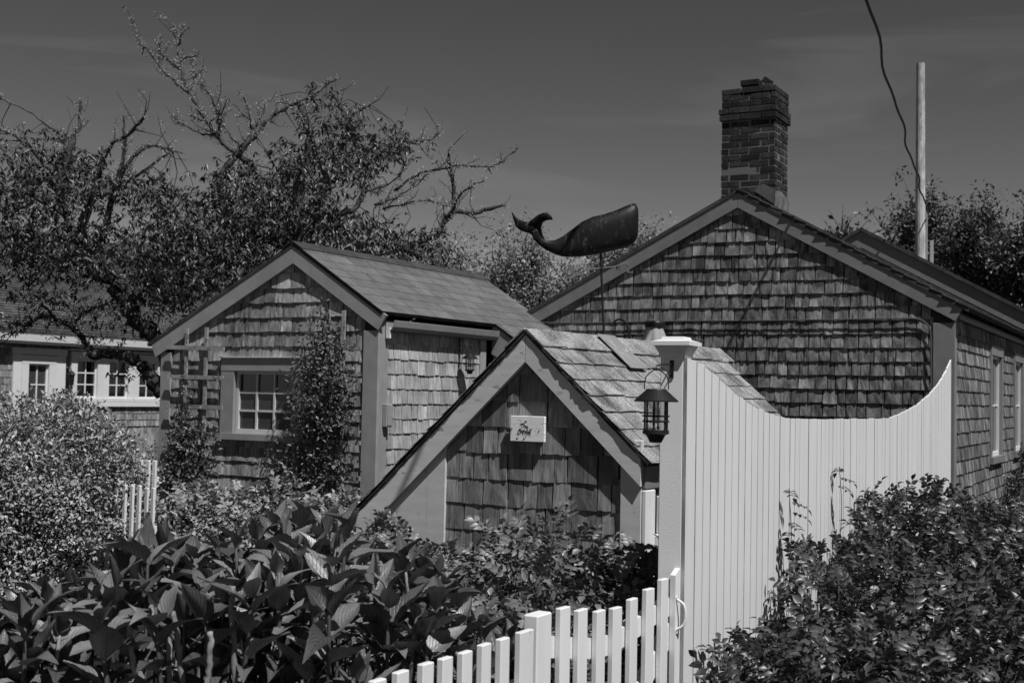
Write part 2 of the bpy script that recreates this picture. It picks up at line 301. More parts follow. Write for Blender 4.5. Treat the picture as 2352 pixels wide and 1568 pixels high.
def shingle_wall(parent, mat, org, e1, nrm, s0, s1, z0, z1, planes=(), holes=(), expo=0.127, tb=0.013, wscale=1.0, limit=300, score=None, tilt=0.012, minz=-1, sag=None, gap=(.004, .009)):
    org, e1, nrm, ez = Vector(org), Vector(e1), Vector(nrm), Vector((0, 0, 1)); items = []
    row = 0; z = z0
    while z < z1:
        s = s0 - random.uniform(0, 0.08) * wscale
        while s < s1:
            w = random.choice(SH_W) * wscale; a, bnd = s, s + w; s += w + random.uniform(*gap)
            zb = z + random.gauss(0, .003) + (sag(0.5 * (a + bnd)) if sag else 0); L = expo * 1.22
            a2, b2 = max(a, s0), min(bnd, s1)
            if b2 - a2 < .018: continue
            rects = [(a2, b2, zb, zb + L)]
            for (h0, h1, hz0, hz1) in holes:
                nr = []
                for (p, q, u0, u1) in rects:
                    if q <= h0 or p >= h1 or u0 + expo * .9 <= hz0 or u0 >= hz1: nr.append((p, q, u0, u1)); continue
                    if p < h0 - .012: nr.append((p, h0, u0, u1))
                    if q > h1 + .012: nr.append((h1, q, u0, u1))
                    if u0 < hz0 - .015: nr.append((max(p, h0), min(q, h1), u0, min(hz0, u1)))
                    elif u0 + expo > hz1 + .015: nr.append((max(p, h0), min(q, h1), hz1, u1))
                rects = nr
            for (p, q, u0, u1) in rects:
                poly = [(p, u0), (q, u0), (q, u1), (p, u1)]; full = (q - p > w * .999) and (u1 - u0 > L * .999)
                for (A, B, Cc) in planes:
                    if any(A * x + B * y > Cc for x, y in poly): full = False; poly = clip(poly, A, B, Cc)
                if len(poly) < 3: continue
                ar = 0.5 * abs(sum(poly[i][0] * poly[(i + 1) % len(poly)][1] - poly[(i + 1) % len(poly)][0] * poly[i][1] for i in range(len(poly))))
                if ar < 0.0008 or max(y for x, y in poly) < minz: continue
                items.append((p, q, u0, L, w, full, poly))
        z += expo; row += 1
    if score: items.sort(key=lambda t: -score(0.5 * (t[0] + t[1]), t[2]))
    J = MB(); sgn = 1 if e1.cross(nrm).dot(ez) > 0 else -1
    for i, (p, q, u0, L, w, full, poly) in enumerate(items):
        rot = random.gauss(0, tilt); lift = abs(random.gauss(0, .0016))
        if i < limit:
            if full:
                me = shingle_template(round(w, 4), round(L, 4), tb); cs = 0.5 * (p + q)
                m = Matrix.Identity(4); ex = e1 * sgn
                for k in range(3): m[k][0], m[k][1], m[k][2] = ex[k], nrm[k], ez[k]
                lc = org + e1 * cs + ez * u0 + nrm * lift
                for k in range(3): m[k][3] = lc[k]
                m = m @ Matrix.Rotation(rot, 4, 'Y') @ Matrix.Rotation(random.gauss(0, .012), 4, 'Z')
                link('shingle', me, mat, parent, m)
            else:
                V = []; c0 = Vector((sum(x for x, y in poly) / len(poly), u0))
                for x, y in poly: V.append(org + e1 * x + ez * y)
                for x, y in poly: V.append(org + e1 * x + ez * y + nrm * (lift + .003 + (tb - .003) * max(0, min(1, 1 - (y - u0) / L))))
                n = len(poly); F = [tuple(range(n)), tuple(range(2 * n - 1, n - 1, -1))] + [(k, n + k, n + (k + 1) % n, (k + 1) % n) for k in range(n)]
                if sgn > 0: pass
                link('shingle', mesh('shingle', V, F), mat, parent)
        else:
            V = [org + e1 * x + ez * y for x, y in poly] + [org + e1 * x + ez * y + nrm * (lift + .003 + (tb - .003) * max(0, min(1, 1 - (y - u0) / L))) for x, y in poly]
            n = len(poly); J.add(V, [tuple(range(n)), tuple(range(2 * n - 1, n - 1, -1))] + [(k, n + k, n + (k + 1) % n, (k + 1) % n) for k in range(n)])
    if J.V: tag(J.build('shingle_field', mat, parent), kind='stuff')

def rake_pair(parent, mat, apex, tip_l, tip_r, drop, y0, y1, plumb=False):
    """two sloping gable boards meeting at the ridge; drop is measured vertically"""
    for tip, s in ((tip_l, -1), (tip_r, 1)):
        g = s * .0015; a = (apex[0] + g, apex[1]); b = (apex[0] + g, apex[1] - drop)
        sl = (tip[1] - apex[1]) / (tip[0] - apex[0])
        if plumb: t2 = (tip[0], tip[1] - drop)
        else:
            nx, nz_ = sl, -1.0; ln = math.hypot(nx, nz_); wd = drop / math.hypot(1, sl); t2 = (tip[0] + nx / ln * wd, tip[1] + nz_ / ln * wd)
            t2 = (t2[0], apex[1] - drop + sl * (t2[0] - apex[0]))
        MB().prism([a, tip, t2, b] if s > 0 else [a, b, t2, tip], y0, y1).build('rake_board', mat, parent)

def roof_shingles(parent, mat, name, rid, down, along, n_rows, expo, l0, l1, tab, thick=.006, ragged=0.0, curl=0.0, starts=None, norm=None, limit=400):
    """tabs laid on a slope. rid: point on the ridge line at along=0, down: unit vector down the slope, along: unit vector along the ridge"""
    down, along, rid = Vector(down), Vector(along), Vector(rid); nrm = Vector(norm); cache = {}; k = 0
    for r in range(n_rows):
        d0 = r * expo; lo, hi = l0, l1
        if starts: lo, hi = starts(d0 + expo, l0, l1)
        lo -= random.uniform(-ragged, ragged * 1.5); s = lo - random.uniform(0, .9) * tab * (0.5 if r % 2 else 1)
        while s < hi:
            w = tab * random.uniform(.96, 1.04) if tab < .3 else tab; a, b = max(s, lo), min(s + w - (.008 if ragged == 0 else .007), hi); s += w
            if b - a < .03: continue
            dl = expo * 1.12; dz = random.uniform(-.004, .004) if ragged else random.uniform(-.0012, .0012)
            cu = random.uniform(0, curl)
            xs = [a, (a + b) / 2, b]; V = []
            for t, hgt in ((0.0, .002), (0.55, thick * .55), (1.0, thick + cu)):
                for j, x in enumerate(xs):
                    q = rid + along * x + down * (d0 + dl * t + (dz if t == 1 else 0) + (random.uniform(-.004, .004) if ragged and t == 1 else 0)) + nrm * (hgt + (random.uniform(0, curl) if t == 1 else 0) + .002)
                    V.append(q)
            V += [v - nrm * (.005 if ragged == 0 else .006) for v in V[6:9]]
            V += [V[0] - nrm * .002, V[2] - nrm * .002]
            F = [(0, 1, 4, 3), (1, 2, 5, 4), (3, 4, 7, 6), (4, 5, 8, 7), (6, 7, 10, 9), (7, 8, 11, 10), (0, 3, 6, 9, 12), (2, 13, 11, 8, 5)]
            c = V[4]; link(name, mesh(name, [v - c for v in V], F), mat, parent, Matrix.Translation(c)); k += 1

def window(parent, name, fr, x0, x1, z0, z1, cas, nx, nz, mats, y=0.0, recess=0.05, casing_d=0.03, head=0.0, bar=0.018, sill=0.05, side=False, label=None, cas_top=None):
    """a window in the wall plane; side=True puts it in the right-hand side wall (x = const)"""
    w = MB(); 
    def B(mb, a, b, d0, d1, c, d):                       # a..b along wall, d outwards depth
        if side: mb.box(y + d0, y + d1, a, b, c, d)
        else: mb.box(a, b, y - d1, y - d0, c, d)
    ct = cas_top or cas
    B(w, x0 - cas, x0, -.02, casing_d, z0, z1); root = w.build(name, mats[0], parent)
    if label: root['label'] = label
    for nm, a, b, c, d, e in (('casing', x1, x1 + cas, z0, z1, casing_d), ('head_casing', x0 - cas - .002, x1 + cas + .002, z1, z1 + ct, casing_d + .003), ('sill', x0 - cas - .012, x1 + cas + .012, z0 - sill, z0, casing_d + .022)):
        m = MB(); B(m, a, b, -.02, e, c, d); m.build(nm, mats[0], root)
    fw = .03; m = MB()
    B(m, x0, x0 + fw, -recess, -recess + .03, z0, z1); B(m, x1 - fw, x1, -recess, -recess + .03, z0, z1)
    B(m, x0 + fw, x1 - fw, -recess, -recess + .03, z0, z0 + fw * 1.4); B(m, x0 + fw, x1 - fw, -recess, -recess + .03, z1 - fw, z1); m.build('sash', mats[1], root)
    ix0, ix1, iz0, iz1 = x0 + fw, x1 - fw, z0 + fw * 1.4, z1 - fw
    for i in range(1, nx):
        c = ix0 + (ix1 - ix0) * i / nx; m = MB(); B(m, c - bar / 2, c + bar / 2, -recess, -recess + .022, iz0, iz1); m.build('glazing_bar', mats[1], root)
    for j in range(1, nz):
        c = iz0 + (iz1 - iz0) * j / nz
        for i in range(nx):
            a, b = ix0 + (ix1 - ix0) * i / nx + (bar / 2 if i else 0), ix0 + (ix1 - ix0) * (i + 1) / nx - (bar / 2 if i < nx - 1 else 0)
            m = MB(); B(m, a, b, -recess, -recess + .020, c - bar / 2, c + bar / 2); m.build('glazing_bar', mats[1], root)
    for i in range(nx):
        for j in range(nz):
            m = MB(); a, b = ix0 + (ix1 - ix0) * i / nx, ix0 + (ix1 - ix0) * (i + 1) / nx; c, d = iz0 + (iz1 - iz0) * j / nz, iz0 + (iz1 - iz0) * (j + 1) / nz
            B(m, a, b, -recess - .002, -recess + .004, c, d); m.build('pane', mats[2] if (j == nz - 1 or len(mats) < 4) else mats[3], root)
    return root

# ------------------------------------------------------------------ ground
gv = []; 
MB().add([(-400, -60, 0), (400, -60, 0), (400, 900, 0), (-400, 900, 0)], [(0, 1, 2, 3)])
gnd = tag(MB().add([(-400, -60, 0), (400, -60, 0), (400, 900, 0), (-400, 900, 0)], [(0, 1, 2, 3)]).build('ground', MT['soil']), kind='structure')

def wall_panel(parent, mat, poly, hole, y0, y1, name='wall'):
    m = MB()
    if hole is None: m.prism(poly, y0, y1)
    else:
        h0, h1, a, b = hole
        L = clip(poly, 1, 0, h0); Rr = clip(poly, -1, 0, -h1); mid = clip(clip(poly, -1, 0, -h0), 1, 0, h1)
        for q in (L, Rr, clip(mid, 0, 1, a), clip(mid, 0, -1, -b)):
            if len(q) > 2: m.prism(q, y0, y1)
    return m.build(name, mat, parent)
def line_plane(p, q, off=0.0):                           # half-plane below the line p->q (p left of q), shifted down by off
    sl = (q[1] - p[1]) / (q[0] - p[0]); return (-sl, 1.0, p[1] - sl * p[0] - off)
def cam_score(fr, side=False, x=0.0):
    def f(s, z):
        p = fr.wld(x, s, z) if side else fr.wld(s, 0, z); return -(p - Vector((0, 0, EYE))).length
    return f

# ------------------------------------------------------------------ garden shed with the nine-pane window
FA = Frame(at(868, 794, 10.5), 30)
shedA = root_of('garden_shed', FA, 'grey cedar shingled garden shed with nine-pane window, trellises and gutter', 'shed')
aA, aL, aR = (-.893, 2.93), (-2.571, 2.08), (.11, 2.292)
def rk(apex, tip, x): return apex[1] + (tip[1] - apex[1]) / (tip[0] - apex[0]) * (x - apex[0])
polyA = [(-2.45, 0), (0, 0), (0, rk(aA, aR, 0) - .02), (aA[0], aA[1] - .02), (-2.45, rk(aA, aL, -2.45) - .02)]
wA = (-1.545, -.885, 1.27, 1.826)
wall_panel(shedA, MT['dark_wall'], polyA, wA, .0, .06)
MB().box(-2.3, -.3, .5, .52, .3, 2.1).build('inner_wall', MT['dark_wall'], shedA)
MB().box(-.06, -.001, .06, 1.69, 0, 2.24).build('side_wall', MT['dark_wall'], shedA)
MB().box(-2.45, -2.39, .06, 3.0, 0, 2.05).build('side_wall', MT['dark_wall'], shedA)
MB().box(-2.39, -.06, 2.94, 3.0, 0, 2.1).build('back_wall', MT['dark_wall'], shedA)
MB().prism([(-2.39, 2.1), (-.06, 2.1), (-.06, 2.3), (aA[0], 2.85), (-2.39, 2.1)][:4], 2.94, 3.0).build('back_gable', MT['dark_wall'], shedA)
MB().box(-.7, -.66, 1.69, 2.94, 0, 2.2).build('porch_wall', MT['dark_wall'], shedA); MB().box(-.66, -.06, 1.63, 1.69, 0, 2.2).build('porch_wall', MT['dark_wall'], shedA)
shingle_wall(shedA, MT['cedar_a'], (0, 0, 0), (1, 0, 0), (0, -1, 0), -2.32, -.131, .39, 2.9, [line_plane(aL, aA, .05), line_plane(aA, aR, .05)],
             [(wA[0] - .07, wA[1] + .07, wA[2] - .03, wA[3] + .07)], score=cam_score(FA), minz=.6, tb=.018, gap=(.005, .012))
shingle_wall(shedA, MT['cedar_as'], (0, 0, 0), (0, 1, 0), (1, 0, 0), .115, 1.60, .42, 2.19, [], [], score=cam_score(FA, True), minz=.7, limit=200, tb=.014, tilt=.006, gap=(.004, .010))
rake_pair(shedA, MT['trim_a'], aA, aL, aR, .17, -.046, -.018)
MB().cbox(-.130, .028, -.030, 0, 0, 2.17).build('corner_board', MT['trim_a'], shedA); MB().cbox(.001, .0275, .0005, .112, 0, 2.2).build('corner_board', MT['trim_a'], shedA)
MB().cbox(-2.45, -2.322, -.030, 0, 0, 1.99).build('corner_board', MT['trim_a'], shedA)
MB().cbox(.001, .028, 1.602, 1.70, 0, 2.18).build('corner_board', MT['trim_a'], shedA)
MB().box(.001, .022, .05, 1.80, 2.17, 2.255).build('frieze_board', MT['trim_a'], shedA)
window(shedA, 'window', FA, *wA, .15, 3, 3, (MT['trim_a'], MT['sash'], MT['glass'], MT['glass_grey']), cas_top=.115, sill=.055, recess=.035, casing_d=.034)
MB().box(wA[0] - .165, wA[1] + .165, -.055, .0, wA[3] + .1155, wA[3] + .123).build('drip_cap', MT['white_far'], shedA)
# roof deck, tabs, ridge caps
def P3(x, y, z): return (x, y, z)
zr = aA[1] + .012
def rz_(x): return rk(aA, aR, x) + .012
MB().slab((aA[0], -.052, zr), (.075, -.052, rz_(.075)), (.075, 3.03, rz_(.075)), (aA[0], 3.03, zr), .03).build('roof_deck', MT['asph_edge'], shedA)
MB().slab((.076, 1.78, rz_(.076)), (.80, 1.78, rz_(.80)), (.80, 3.03, rz_(.80)), (.076, 3.03, rz_(.076)), .03).build('roof_deck', MT['asph_edge'], shedA)
MB().slab((aL[0] - .04, -.052, rk(aA, aL, aL[0] - .04) + .012), (aA[0], -.052, zr), (aA[0], 3.03, zr), (aL[0] - .04, 3.03, rk(aA, aL, aL[0] - .04) + .012), .03).build('roof_deck', MT['asph_edge'], shedA)
dn = Vector((1, 0, (aR[1] - aA[1]) / (aR[0] - aA[0]))).normalized(); nm = Vector((-dn.z, 0, dn.x))
roof_shingles(shedA, MT['asph_a'], 'roof_shingle', (aA[0], 0, zr), dn, (0, 1, 0), 14, .142, -.060, 3.04, .30, .005,
              starts=lambda d, a, b: (a, b) if d < 1.19 else (1.775, b), norm=nm)
for k in range(11):
    y0 = -.062 + k * .283; mm = MB()
    for s, ap in ((1, aR), (-1, aL)):
        d2 = Vector((s, 0, (ap[1] - aA[1]) / abs(ap[0] - aA[0]))).normalized(); n2 = Vector((-d2.z * s, 0, abs(d2.x)))
        o = Vector((aA[0], 0, zr)); q = [o + n2 * .012 + Vector((0, y0, 0)), o + n2 * .012 + d2 * .13 + Vector((0, y0, 0)), o + n2 * .016 + d2 * .13 + Vector((0, y0 + .31, 0)), o + n2 * .016 + Vector((0, y0 + .31, 0))]
        if s < 0: q = [q[1], q[0], q[3], q[2]]
        mm.slab(*q, .005)
    mm.build('ridge_cap', MT['asph_ridge'], shedA)
# gutter, porch rake and beam
prof = [(.03, 2.255), (.03, 2.20), (.055, 2.175), (.085, 2.175), (.112, 2.205), (.124, 2.255), (.118, 2.258), (.106, 2.212), (.085, 2.183), (.06, 2.183), (.037, 2.205), (.037, 2.255)]
MB().prism(prof, .06, 1.82).build('gutter', MT['trim_a'], shedA)
MB().box(.04, .075, .055, .08, 2.11, 2.20).build('downspout_outlet', MT['white_far'], shedA)
MB().prism([(.032, rk(aA, aR, .032)), (.80, rk(aA, aR, .8)), (.80, rk(aA, aR, .8) - .14), (.032, rk(aA, aR, .032) - .30)], 1.79, 1.82).build('porch_rake_board', MT['trim_a'], shedA)
MB().box(.029, .80, 1.825, 1.87, 1.795, 2.16).build('porch_beam', MT['trim_a'], shedA); MB().box(.72, .80, 1.875, 1.95, 0, 1.79).build('porch_post', MT['trim_a'], shedA)
MB().box(.029, .74, 2.90, 2.94, 0, 1.9).build('porch_back', MT['dark_wall'], shedA)

# ------------------------------------------------------------------ small shed with the name board
FB = Frame(at(1479, 1110, 5.75), 32)
shedB = root_of('small_shed', FB, 'low cedar shingled shed with curling asphalt roof and a white name board', 'shed')
bA, bL, bR = (-.615, 1.948), (-1.62, 1.023), (.004, 1.388)
polyB = [(-1.45, 0), (0, 0), (0, rk(bA, bR, 0) - .03), (bA[0], bA[1] - .03), (-1.45, rk(bA, bL, -1.45) - .03)]
wall_panel(shedB, MT['dark_wall'], polyB, None, 0, .05)
shingle_wall(shedB, MT['cedar_b'], (0, 0, 0), (1, 0, 0), (0, -1, 0), -1.083, -.110, .37, 1.95, [line_plane(bL, bA, .06), line_plane(bA, bR, .06)], [], score=cam_score(FB),
             wscale=1.05, tb=.009, expo=.127, minz=.5, sag=lambda s: .012 * math.sin(s * 2.2) + .006 * s)
rake_pair(shedB, MT['trim_b'], bA, bL, bR, .135, -.046, -.020, plumb=True)
MB().cbox(-.109, .0, -.024, 0, 0, rk(bA, bR, -.109) - .03).build('corner_board', MT['trim_b'], shedB)
for x0, x1 in ((-1.192, -1.085), (-1.45, -1.194)):
    MB().prism([(x0, 0), (x1, 0), (x1, rk(bA, bL, x1) - .05), (x0, rk(bA, bL, x0) - .05)], -.022, 0).build('wall_board', MT['trim_b'], shedB)
MB().box(-.03, -.001, .05, 2.1, 0, 1.36).build('side_wall', MT['dark_wall'], shedB); MB().box(-1.45, -1.42, .05, 2.1, 0, 1.1).build('side_wall', MT['dark_wall'], shedB)
MB().prism([(-1.42, 0), (-.03, 0), (-.03, 1.36), (bA[0], 1.9), (-1.42, 1.12)], 2.05, 2.1).build('back_wall', MT['dark_wall'], shedB)
MB().cbox(.001, .024, -.023, .075, 0, 1.235).build('corner_board', MT['white_worn'], shedB)
MB().cbox(.001, .020, -.02, 2.1, 1.24, 1.345).build('frieze_board', MT['trim_c'], shedB)
MB().cbox(.001, .018, .13, .62, 1.03, 1.20, .003).build('window_board', MT['white_worn'], shedB)
MB().cbox(.001, .10, .085, .75, .95, 1.028, .006).build('window_ledge', MT['white_worn'], shedB)
zb = bA[1] + .016
sB = .915
def slabB(tip, s):
    z1 = zb - sB * abs(tip - bA[0]); a, b = (bA[0], -.047, zb), (tip, -.047, z1); c, d = (tip, 2.2, z1), (bA[0], 2.2, zb)
    (MB().slab(a, b, c, d, .016) if s > 0 else MB().slab(b, a, d, c, .016)).build('roof_deck', MT['asph_edge'], shedB)
slabB(.035, 1); slabB(-1.66, -1)
for s, nr, ap in ((1, 8, .035), (-1, 11, -1.66)):
    d2 = Vector((s, 0, -sB)).normalized(); n2 = Vector((sB * s, 0, 1)).normalized()
    if s > 0: roof_shingles(shedB, MT['asph_b'], 'roof_shingle', (bA[0] + .01, 0, zb), d2, (0, 1, 0), nr, .112, -.052, 2.22, .215, .006, ragged=.006, curl=.005, norm=n2)
    else: roof_shingles(shedB, MT['asph_b'], 'roof_shingle', (bA[0] - .01, 0, zb), d2, (0, 1, 0), nr, .122, -.052, 2.22, .55, .006, ragged=.006, curl=.005, norm=n2)
# worn layered edge of older shingles along the front of the roof
for s, ln in ((1, .90), (-1, 1.42)):
    d2 = Vector((s, 0, -sB)).normalized(); n2 = Vector((sB * s, 0, 1)).normalized(); o = Vector((bA[0], 0, zb))
    for lay in range(3 if s > 0 else 2):
        m = MB(); pts = []; N = int(ln / .03)
        for i in range(N + 1):
            t = ln * i / N; h = -.014 + lay * (.0062 if s > 0 else .004) + .004 * mnoise.noise(Vector((t * 9, lay * 3.1, s * 5))) ; fy = -.049 - .002 * lay - .014 * abs(mnoise.noise(Vector((t * 14, lay * 7.7, s))))
            pts.append((o + d2 * t + n2 * h, fy))
        for i in range(N):
            (p, fy), (q, gy) = pts[i], pts[i + 1]; th = n2 * .0065
            V = [p + Vector((0, fy, 0)), q + Vector((0, gy, 0)), q + Vector((0, .05, 0)), p + Vector((0, .05, 0))]
            V += [v + th for v in V]; m.add(V, [(3, 2, 1, 0), (4, 5, 6, 7), (0, 1, 5, 4), (2, 3, 7, 6)])
        m.build('roof_edge_layer', MT['asph_edge'], shedB)
y = -.056; k = 0
while y < 2.18:                                          # ridge caps
    L = random.uniform(.17, .22); mm = MB(); 
    for s in (1, -1):
        d2 = Vector((s, 0, -sB)).normalized(); n2 = Vector((sB * s, 0, 1)).normalized(); o = Vector((bA[0], 0, zb)); a = .016 + .004 * random.random()
        q = [o + n2 * a * .7 + Vector((0, y, 0)), o + n2 * a + d2 * .13 + Vector((0, y + random.uniform(-.006, .006), 0)), o + n2 * (a + .008) + d2 * (.13 + random.uniform(-.008, .008)) + Vector((0, y + L + .03, 0)), o + n2 * (a + .008) * .7 + Vector((0, y + L + .03, 0))]
        if s < 0: q = [q[1], q[0], q[3], q[2]]
        mm.slab(*q, .007)
    mm.build('ridge_cap', MT['asph_b'], shedB); y += L; k += 1
d2 = Vector((1, 0, -sB)).normalized(); n2 = Vector((sB, 0, 1)).normalized(); o = Vector((bA[0], 0, zb)) + n2 * .034
MB().slab(o + d2 * .01 + Vector((0, .62, 0)), o + d2 * .27 + Vector((0, .64, 0)), o + d2 * .27 + Vector((0, .84, 0)), o + d2 * .01 + Vector((0, .82, 0)), .004).build('roof_flashing', paint('zinc_sheet', .24, .5, wear=.1, wear_val=.45, amt=.2, grain=(3, 14, 14), grain2=(4, 30, 30)), shedB)

# name board
sg = MB(); sx0, sx1, sz0, sz1 = -.694, -.504, 1.433, 1.555; SY = -.042
sgn_root = root_of('name_board', FB, 'small flaking white board with hand-lettered name, nailed to cedar shingles', 'sign')
MB().cbox(sx0, sx1, SY, SY + .016, sz0, sz1, .0022).build('board', paint('sign_paint', 0.82, 0.6, wear=0.16, wear_val=0.2, amt=0.06, grain=(6, 40, 60), grain2=(16, 40, 150), bump=0.4), sgn_root)
MB().box(sx0 + .01, sx1 - .01, SY + .0165, -.004, sz0 + .02, sz1 - .02).build('backing', MT['dark_wall'], sgn_root)
INK = plain('sign_ink', 0.03, 0.8, 0.1)
def sgp(x, y): return (sx0 + (x - 205) / (2140 - 205) * (sx1 - sx0), SY - .0012, sz1 - (y - 30) / (1400 - 30) * (sz1 - sz0))
strokes = [[(760, 545), (800, 470), (870, 430), (1030, 432)], [(905, 432), (890, 520), (865, 640)], [(1020, 380), (1040, 320), (1090, 295), (1150, 310)], [(945, 630), (1000, 560), (1045, 515), (1070, 560), (1075, 655)],
           [(1100, 575), (1180, 575), (1230, 595), (1170, 630), (1130, 655)],
           [(820, 760), (770, 720), (700, 780), (650, 880), (650, 960), (700, 985), (760, 950), (780, 880)], [(700, 880), (745, 800), (800, 745)],
           [(800, 940), (870, 900), (930, 860), (945, 1000), (1000, 920)], [(1080, 870), (1060, 920), (1110, 940)],
           [(1240, 720), (1200, 715), (1160, 780), (1165, 900), (1130, 1080), (1090, 1170), (1020, 1250), (960, 1220)], [(780, 815), (950, 815), (1150, 840), (1290, 860), (1390, 870)],
           [(1340, 690), (1340, 780), (1310, 850)], [(1460, 690), (1370, 790), (1280, 855)], [(1220, 900), (1250, 980)], [(1300, 900), (1320, 1030), (1390, 930)], [(570, 1210), (600, 1240), (680, 1210)]]
for st in strokes:
    P = smooth_line([sgp(*p) for p in st], 3); MB().tube(P, .00125, 5).build('letter_stroke', INK, sgn_root)
for p in ((310, 712), (1850, 785)): MB().lathe([(.003, 0), (.003, .002)], (0, 0, 0), 8).build('nail', MT['black_iron'], sgn_root, matrix=Matrix.Translation(sgp(*p)) @ Matrix.Rotation(R(90), 4, 'X'))

# ------------------------------------------------------------------ main cottage
FC = Frame(at(2187, 773, 11.2), 28)
cot = root_of('shingled_cottage', FC, 'weathered cedar shingled cottage with broad gable and brick chimney behind white fence', 'cottage')
cA, cL, cR = (-1.972, 3.668), (-4.242, 2.512), (.106, 2.513)
LC = 6.8
polyC = [(-4.1, 0), (0, 0), (0, rk(cA, cR, 0) - .02), (cA[0], cA[1] - .02), (-4.1, rk(cA, cL, -4.1) - .02)]
wall_panel(cot, MT['dark_wall'], polyC, None, 0, .08)
MB().box(-4.1, -4.02, .08, LC, 0, 2.5).build('side_wall', MT['dark_wall'], cot); MB().prism(polyC, LC - .08, LC).build('back_wall', MT['dark_wall'], cot)
w1, w2 = (2.45, 3.25, 1.10, 2.18), (4.55, 5.35, 1.10, 2.18)
sw = MB()
for a, b in ((.08, w1[0]), (w1[1], w2[0]), (w2[1], LC - .08)): sw.box(-.08, -.001, a, b, 0, 2.5)
for w in (w1, w2): sw.box(-.08, -.001, w[0], w[1], 0, w[2]).box(-.08, -.001, w[0], w[1], w[3], 2.5)
sw.build('side_wall', MT['dark_wall'], cot); MB().box(-.9, -.88, 2, 6, .5, 2.4).build('inner_wall', MT['dark_wall'], cot)
shingle_wall(cot, MT['cedar_c'], (0, 0, 0), (1, 0, 0), (0, -1, 0), -4.1, -.162, .505, 3.7, [line_plane(cL, cA, .05), line_plane(cA, cR, .05)], [], score=cam_score(FC), minz=1.3, limit=300, tb=.020, gap=(.006, .015), sag=lambda s: .006 * math.sin(s * 1.7))
shingle_wall(cot, MT['cedar_c'], (0, 0, 0), (0, 1, 0), (1, 0, 0), .09, 6.7, .505, 2.42, [], [(w[0] - .06, w[1] + .06, w[2] - .03, w[3] + .06) for w in (w1, w2)], score=cam_score(FC, True), minz=.5, limit=0, tb=.020, gap=(.006, .016))
rake_pair(cot, MT['trim_c'], cA, cL, cR, .168, -.050, -.020)
MB().cbox(-.161, .03, -.030, 0, 0, 2.37).build('corner_board', MT['trim_c'], cot); MB().cbox(.001, .0295, .0005, .085, 0, 2.4).build('corner_board', MT['trim_c'], cot)
for w in (w1, w2): window(cot, 'window', FC, *w, .10, 1, 2, (MT['trim_c'], MT['white_far'], MT['glass']), side=True, y=.0, recess=.03, casing_d=.034, sill=.07)
MB().box(.001, .05, .09, 6.7, 2.41, 2.47).build('frieze_board', MT['trim_c'], cot)
zc = cA[1] + .012; slc = (cR[1] - cA[1]) / (cR[0] - cA[0])
MB().slab((cA[0], -.060, zc), (.16, -.060, zc + slc * (.16 - cA[0])), (.16, LC, zc + slc * (.16 - cA[0])), (cA[0], LC, zc), .035).build('roof_deck', MT['asph_edge'], cot)
slc2 = (cL[1] - cA[1]) / (cL[0] - cA[0])
MB().slab((-4.28, -.060, zc + slc2 * (-4.28 - cA[0])), (cA[0], -.060, zc), (cA[0], LC, zc), (-4.28, LC, zc + slc2 * (-4.28 - cA[0])), .035).build('roof_deck', MT['asph_edge'], cot)
d2 = Vector((1, 0, slc)).normalized(); n2 = Vector((-slc, 0, 1)).normalized()
J = MB()
for r in range(19):
    yy = -.063
    while yy < LC:
        w = random.uniform(.09, .2); o = Vector((cA[0], 0, zc)) + d2 * (r * .128) + n2 * .004; th = random.uniform(.008, .014)
        J.slab(o + Vector((0, yy - (random.uniform(0, .02) if yy < 0 else 0), 0)), o + d2 * (.145 + random.uniform(-.006, .006)) + n2 * th + Vector((0, yy, 0)), o + d2 * .145 + n2 * th + Vector((0, yy + w - .006, 0)), o + Vector((0, yy + w - .006, 0)), .009); yy += w
tag(J.build('roof_shingle_field', MT['asph_c'], cot), kind='stuff')
# chimney: mortar core and single bricks
ch = MB().box(-2.3005, -1.7595, .4495, .9005, 3.3, 4.70).build('chimney', plain('mortar', 0.13, 0.95, 0.1), cot)
BR = [plain('brick_%d' % i, v, 0.9, 0.12) for i, v in enumerate((.045, .06, .075, .10))]
mB, nB, lB, bB = new_mat('soot_brick', 0.9, 0.12); rB = rand_out(nB, lB)
nzv = noise(nB, lB, coords(nB, lB, (30, 30, 30), rnd=rB), 1, 5, 0.7); nzw = noise(nB, lB, coords(nB, lB, (4, 4, 4), True), 1, 4, 0.6)
set_val(nB, lB, bB, nmath(nB, lB, 'MULTIPLY', nmath(nB, lB, 'MULTIPLY', nmap(nB, lB, rB, 0, 1, .02, .05), nmap(nB, lB, nzv, .3, .7, .6, 1.3)), nmap(nB, lB, nzw, .35, .65, .65, 1.3))); set_bump(nB, lB, bB, nzv, .6, .005)
BC = {}
def brick(x, y, z, lx, ly, lz=.055):
    key = (round(lx, 3), round(ly, 3), round(lz, 3))
    if key not in BC: BC[key] = mesh('brick', *(lambda m: (m.V, m.F))(MB().cbox(-lx / 2, lx / 2, -ly / 2, ly / 2, -lz / 2, lz / 2, .003)))
    link('brick', BC[key], mB, ch, Matrix.Translation((x + random.gauss(0, .002), y + random.gauss(0, .0025), z + random.gauss(0, .002))) @ Matrix.Rotation(random.gauss(0, .012), 4, 'Z') @ Matrix.Rotation(random.gauss(0, .012), 4, 'Y'))
NC = 21; z = 3.38; X0, X1, Y0, Y1 = -2.305, -1.755, .445, .905
